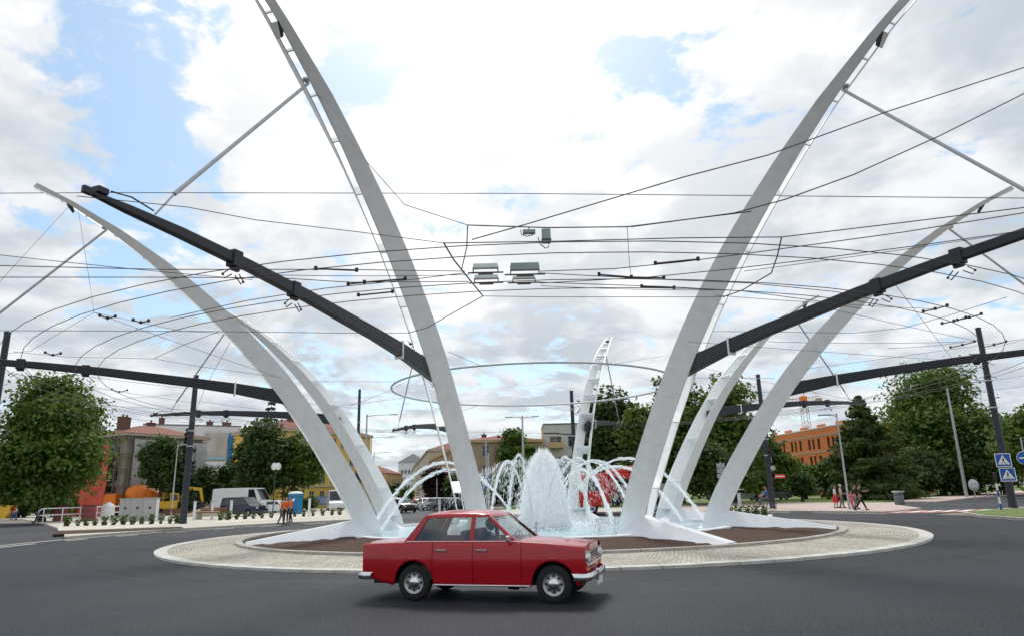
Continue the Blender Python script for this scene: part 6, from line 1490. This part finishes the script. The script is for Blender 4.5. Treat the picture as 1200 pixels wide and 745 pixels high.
    if skirt:
        mb = MB(); mb.lathe([(.150, hz+.08), (.19, hz-.10), (.26, hz-.42), (.30, hz-.50)], 20); mb.obj('skirt', skirt, t)
    else: sub([0, a, a+1, a+2, b, b+1, b+2], [(0, 1), (1, 2), (2, 3), (0, 4), (4, 5), (5, 6)], [(.138, .112), .102, .070, .058, .102, .070, .058], 'trousers', legs)
    for q in (a, b):
        an, to = Vector(V[q+2]), Vector(V[q+3]); mb = MB(); d = (to-an); d.z = 0; mb.tube([an+Vector((0, .05, -.045)), an+Vector((0, -.02, -.035)), an+d*.6+Vector((0, 0, -.05)), an+d*1.15+Vector((0, 0, -.058))], [.040, .048, .042, .026], 8); mb.obj('shoe', C_bk, t)
    return t
def onpave(x, y, z=.12): return G(x, y, z)
WG = 'road workers in orange vests'
person('left worker in orange vest and grey trousers leaning forward', onpave(329.5, 613), R(110), C_or, C_gr, 1.74, .35, (20, 30), (-10, 20), vest=C_or, group=WG)
person('middle worker in orange vest facing the others', onpave(334.5, 612), R(20), C_or, C_bk, 1.78, .1, (25, 60), (10, 40), vest=C_or, group=WG)
person('right worker in orange vest and black trousers', onpave(340, 611.5), R(-60), C_or, C_bk, 1.8, .2, (0, 15), (30, 70), vest=C_or, group=WG)
PG = 'people walking on the right pavement'
person('woman in white top and red skirt left of the pale lamp post', onpave(980.5, 594.5), R(60), C_wh, C_rd, 1.68, .2, (10, 30), (-10, 30), skirt=C_rd, long_hair=True, group=PG)
person('white-haired walker in beige shirt beside the woman in red', onpave(987.5, 594.5), R(70), C_bg, C_gr, 1.75, .25, (20, 50), (-15, 20), hair=M_hair2, group=PG)
person('child in pink right of the pale lamp post', onpave(999.5, 595.2), R(-60), C_pk, C_pk, 1.25, .2, (10, 20), (-10, 20), group=PG)
person('walker in dark top with pale bag behind the striding man', onpave(1004, 596), R(80), C_bk, C_gr, 1.70, .3, (10, 20), (-20, 30), group=PG)
person('man in black striding left with one arm held out', onpave(1010, 597), R(78), C_bk, C_bk, 1.76, .75, (70, 25), (-20, 20), group=PG)
cy_ = onpave(897, 597.5, .12); bk = thing('bicycle', 'dark bicycle behind the dark pole on the right pavement', 'bicycle', (cy_.x, cy_.y, .12), R(175))
for x in (-.52, .52):
    w_ = bpy.data.objects.new('wheel', None); col.objects.link(w_); w_.parent = bk; w_.location = (x, 0, .34)
    mb = MB(); mb.tube([(.33*math.cos(R(a)), 0, .33*math.sin(R(a))) for a in range(0, 361, 15)], .018, 6, cap=False); mb.obj('tyre', M_tyre, w_); mb = MB()
    for a in range(0, 360, 30): mb.tube([(0, 0, 0), (.32*math.cos(R(a)), 0, .32*math.sin(R(a)))], .003, 3, cap=False)
    mb.obj('spokes', M_galv, w_)
mb = MB()
for p in ([(-.52, 0, .34), (-.12, 0, .32), (-.22, 0, .82), (-.52, 0, .34)], [(-.22, 0, .78), (.36, 0, .80), (-.12, 0, .32)], [(.52, 0, .34), (.36, 0, .80), (.32, 0, .98)]): mb.tube(p, .018, 6)
mb.obj('frame', M_sblue, bk); mb = MB(); mb.box((-.24, 0, .88), (.26, .13, .06)); mb.obj('saddle', M_black, bk, bevel=.02); mb = MB(); mb.tube([(.22, -.26, 1.0), (.34, -.18, 1.02), (.34, .18, 1.02), (.22, .26, 1.0)], .014, 6); mb.obj('handlebar', M_galv, bk)
person('cyclist in dark blue shirt on the bicycle behind the dark pole', Vector((cy_.x+.20, cy_.y, .12)), R(-95), C_bl, C_gr, 1.72, 0, (50, 12), (50, 12), sit=True)
person('person in red top standing by the car at the left edge', onpave(13, 609, .05), R(30), C_rd, C_bl, 1.72, .1, (10, 20), (5, 20), group='people at the left edge')
person('person in white top standing by the car at the left edge', onpave(18, 609, .05), R(-40), C_wh, C_bl, 1.70, .2, (15, 40), (-5, 20), group='people at the left edge')
# driver of the red car
dp = car.matrix_basis @ Vector((0, 0, 0)); dm = Matrix.Rotation(hd, 3, 'Z'); q = dm @ Vector((.02*CS, .33*CS, 0))
person('driver in dark top sitting at the wheel of the red car', Vector((ctr.x+q.x, ctr.y+q.y, -.30)), hd+math.pi/2, C_bk, C_bk, 1.66, 0, (55, 15), (55, 15), sit=True)
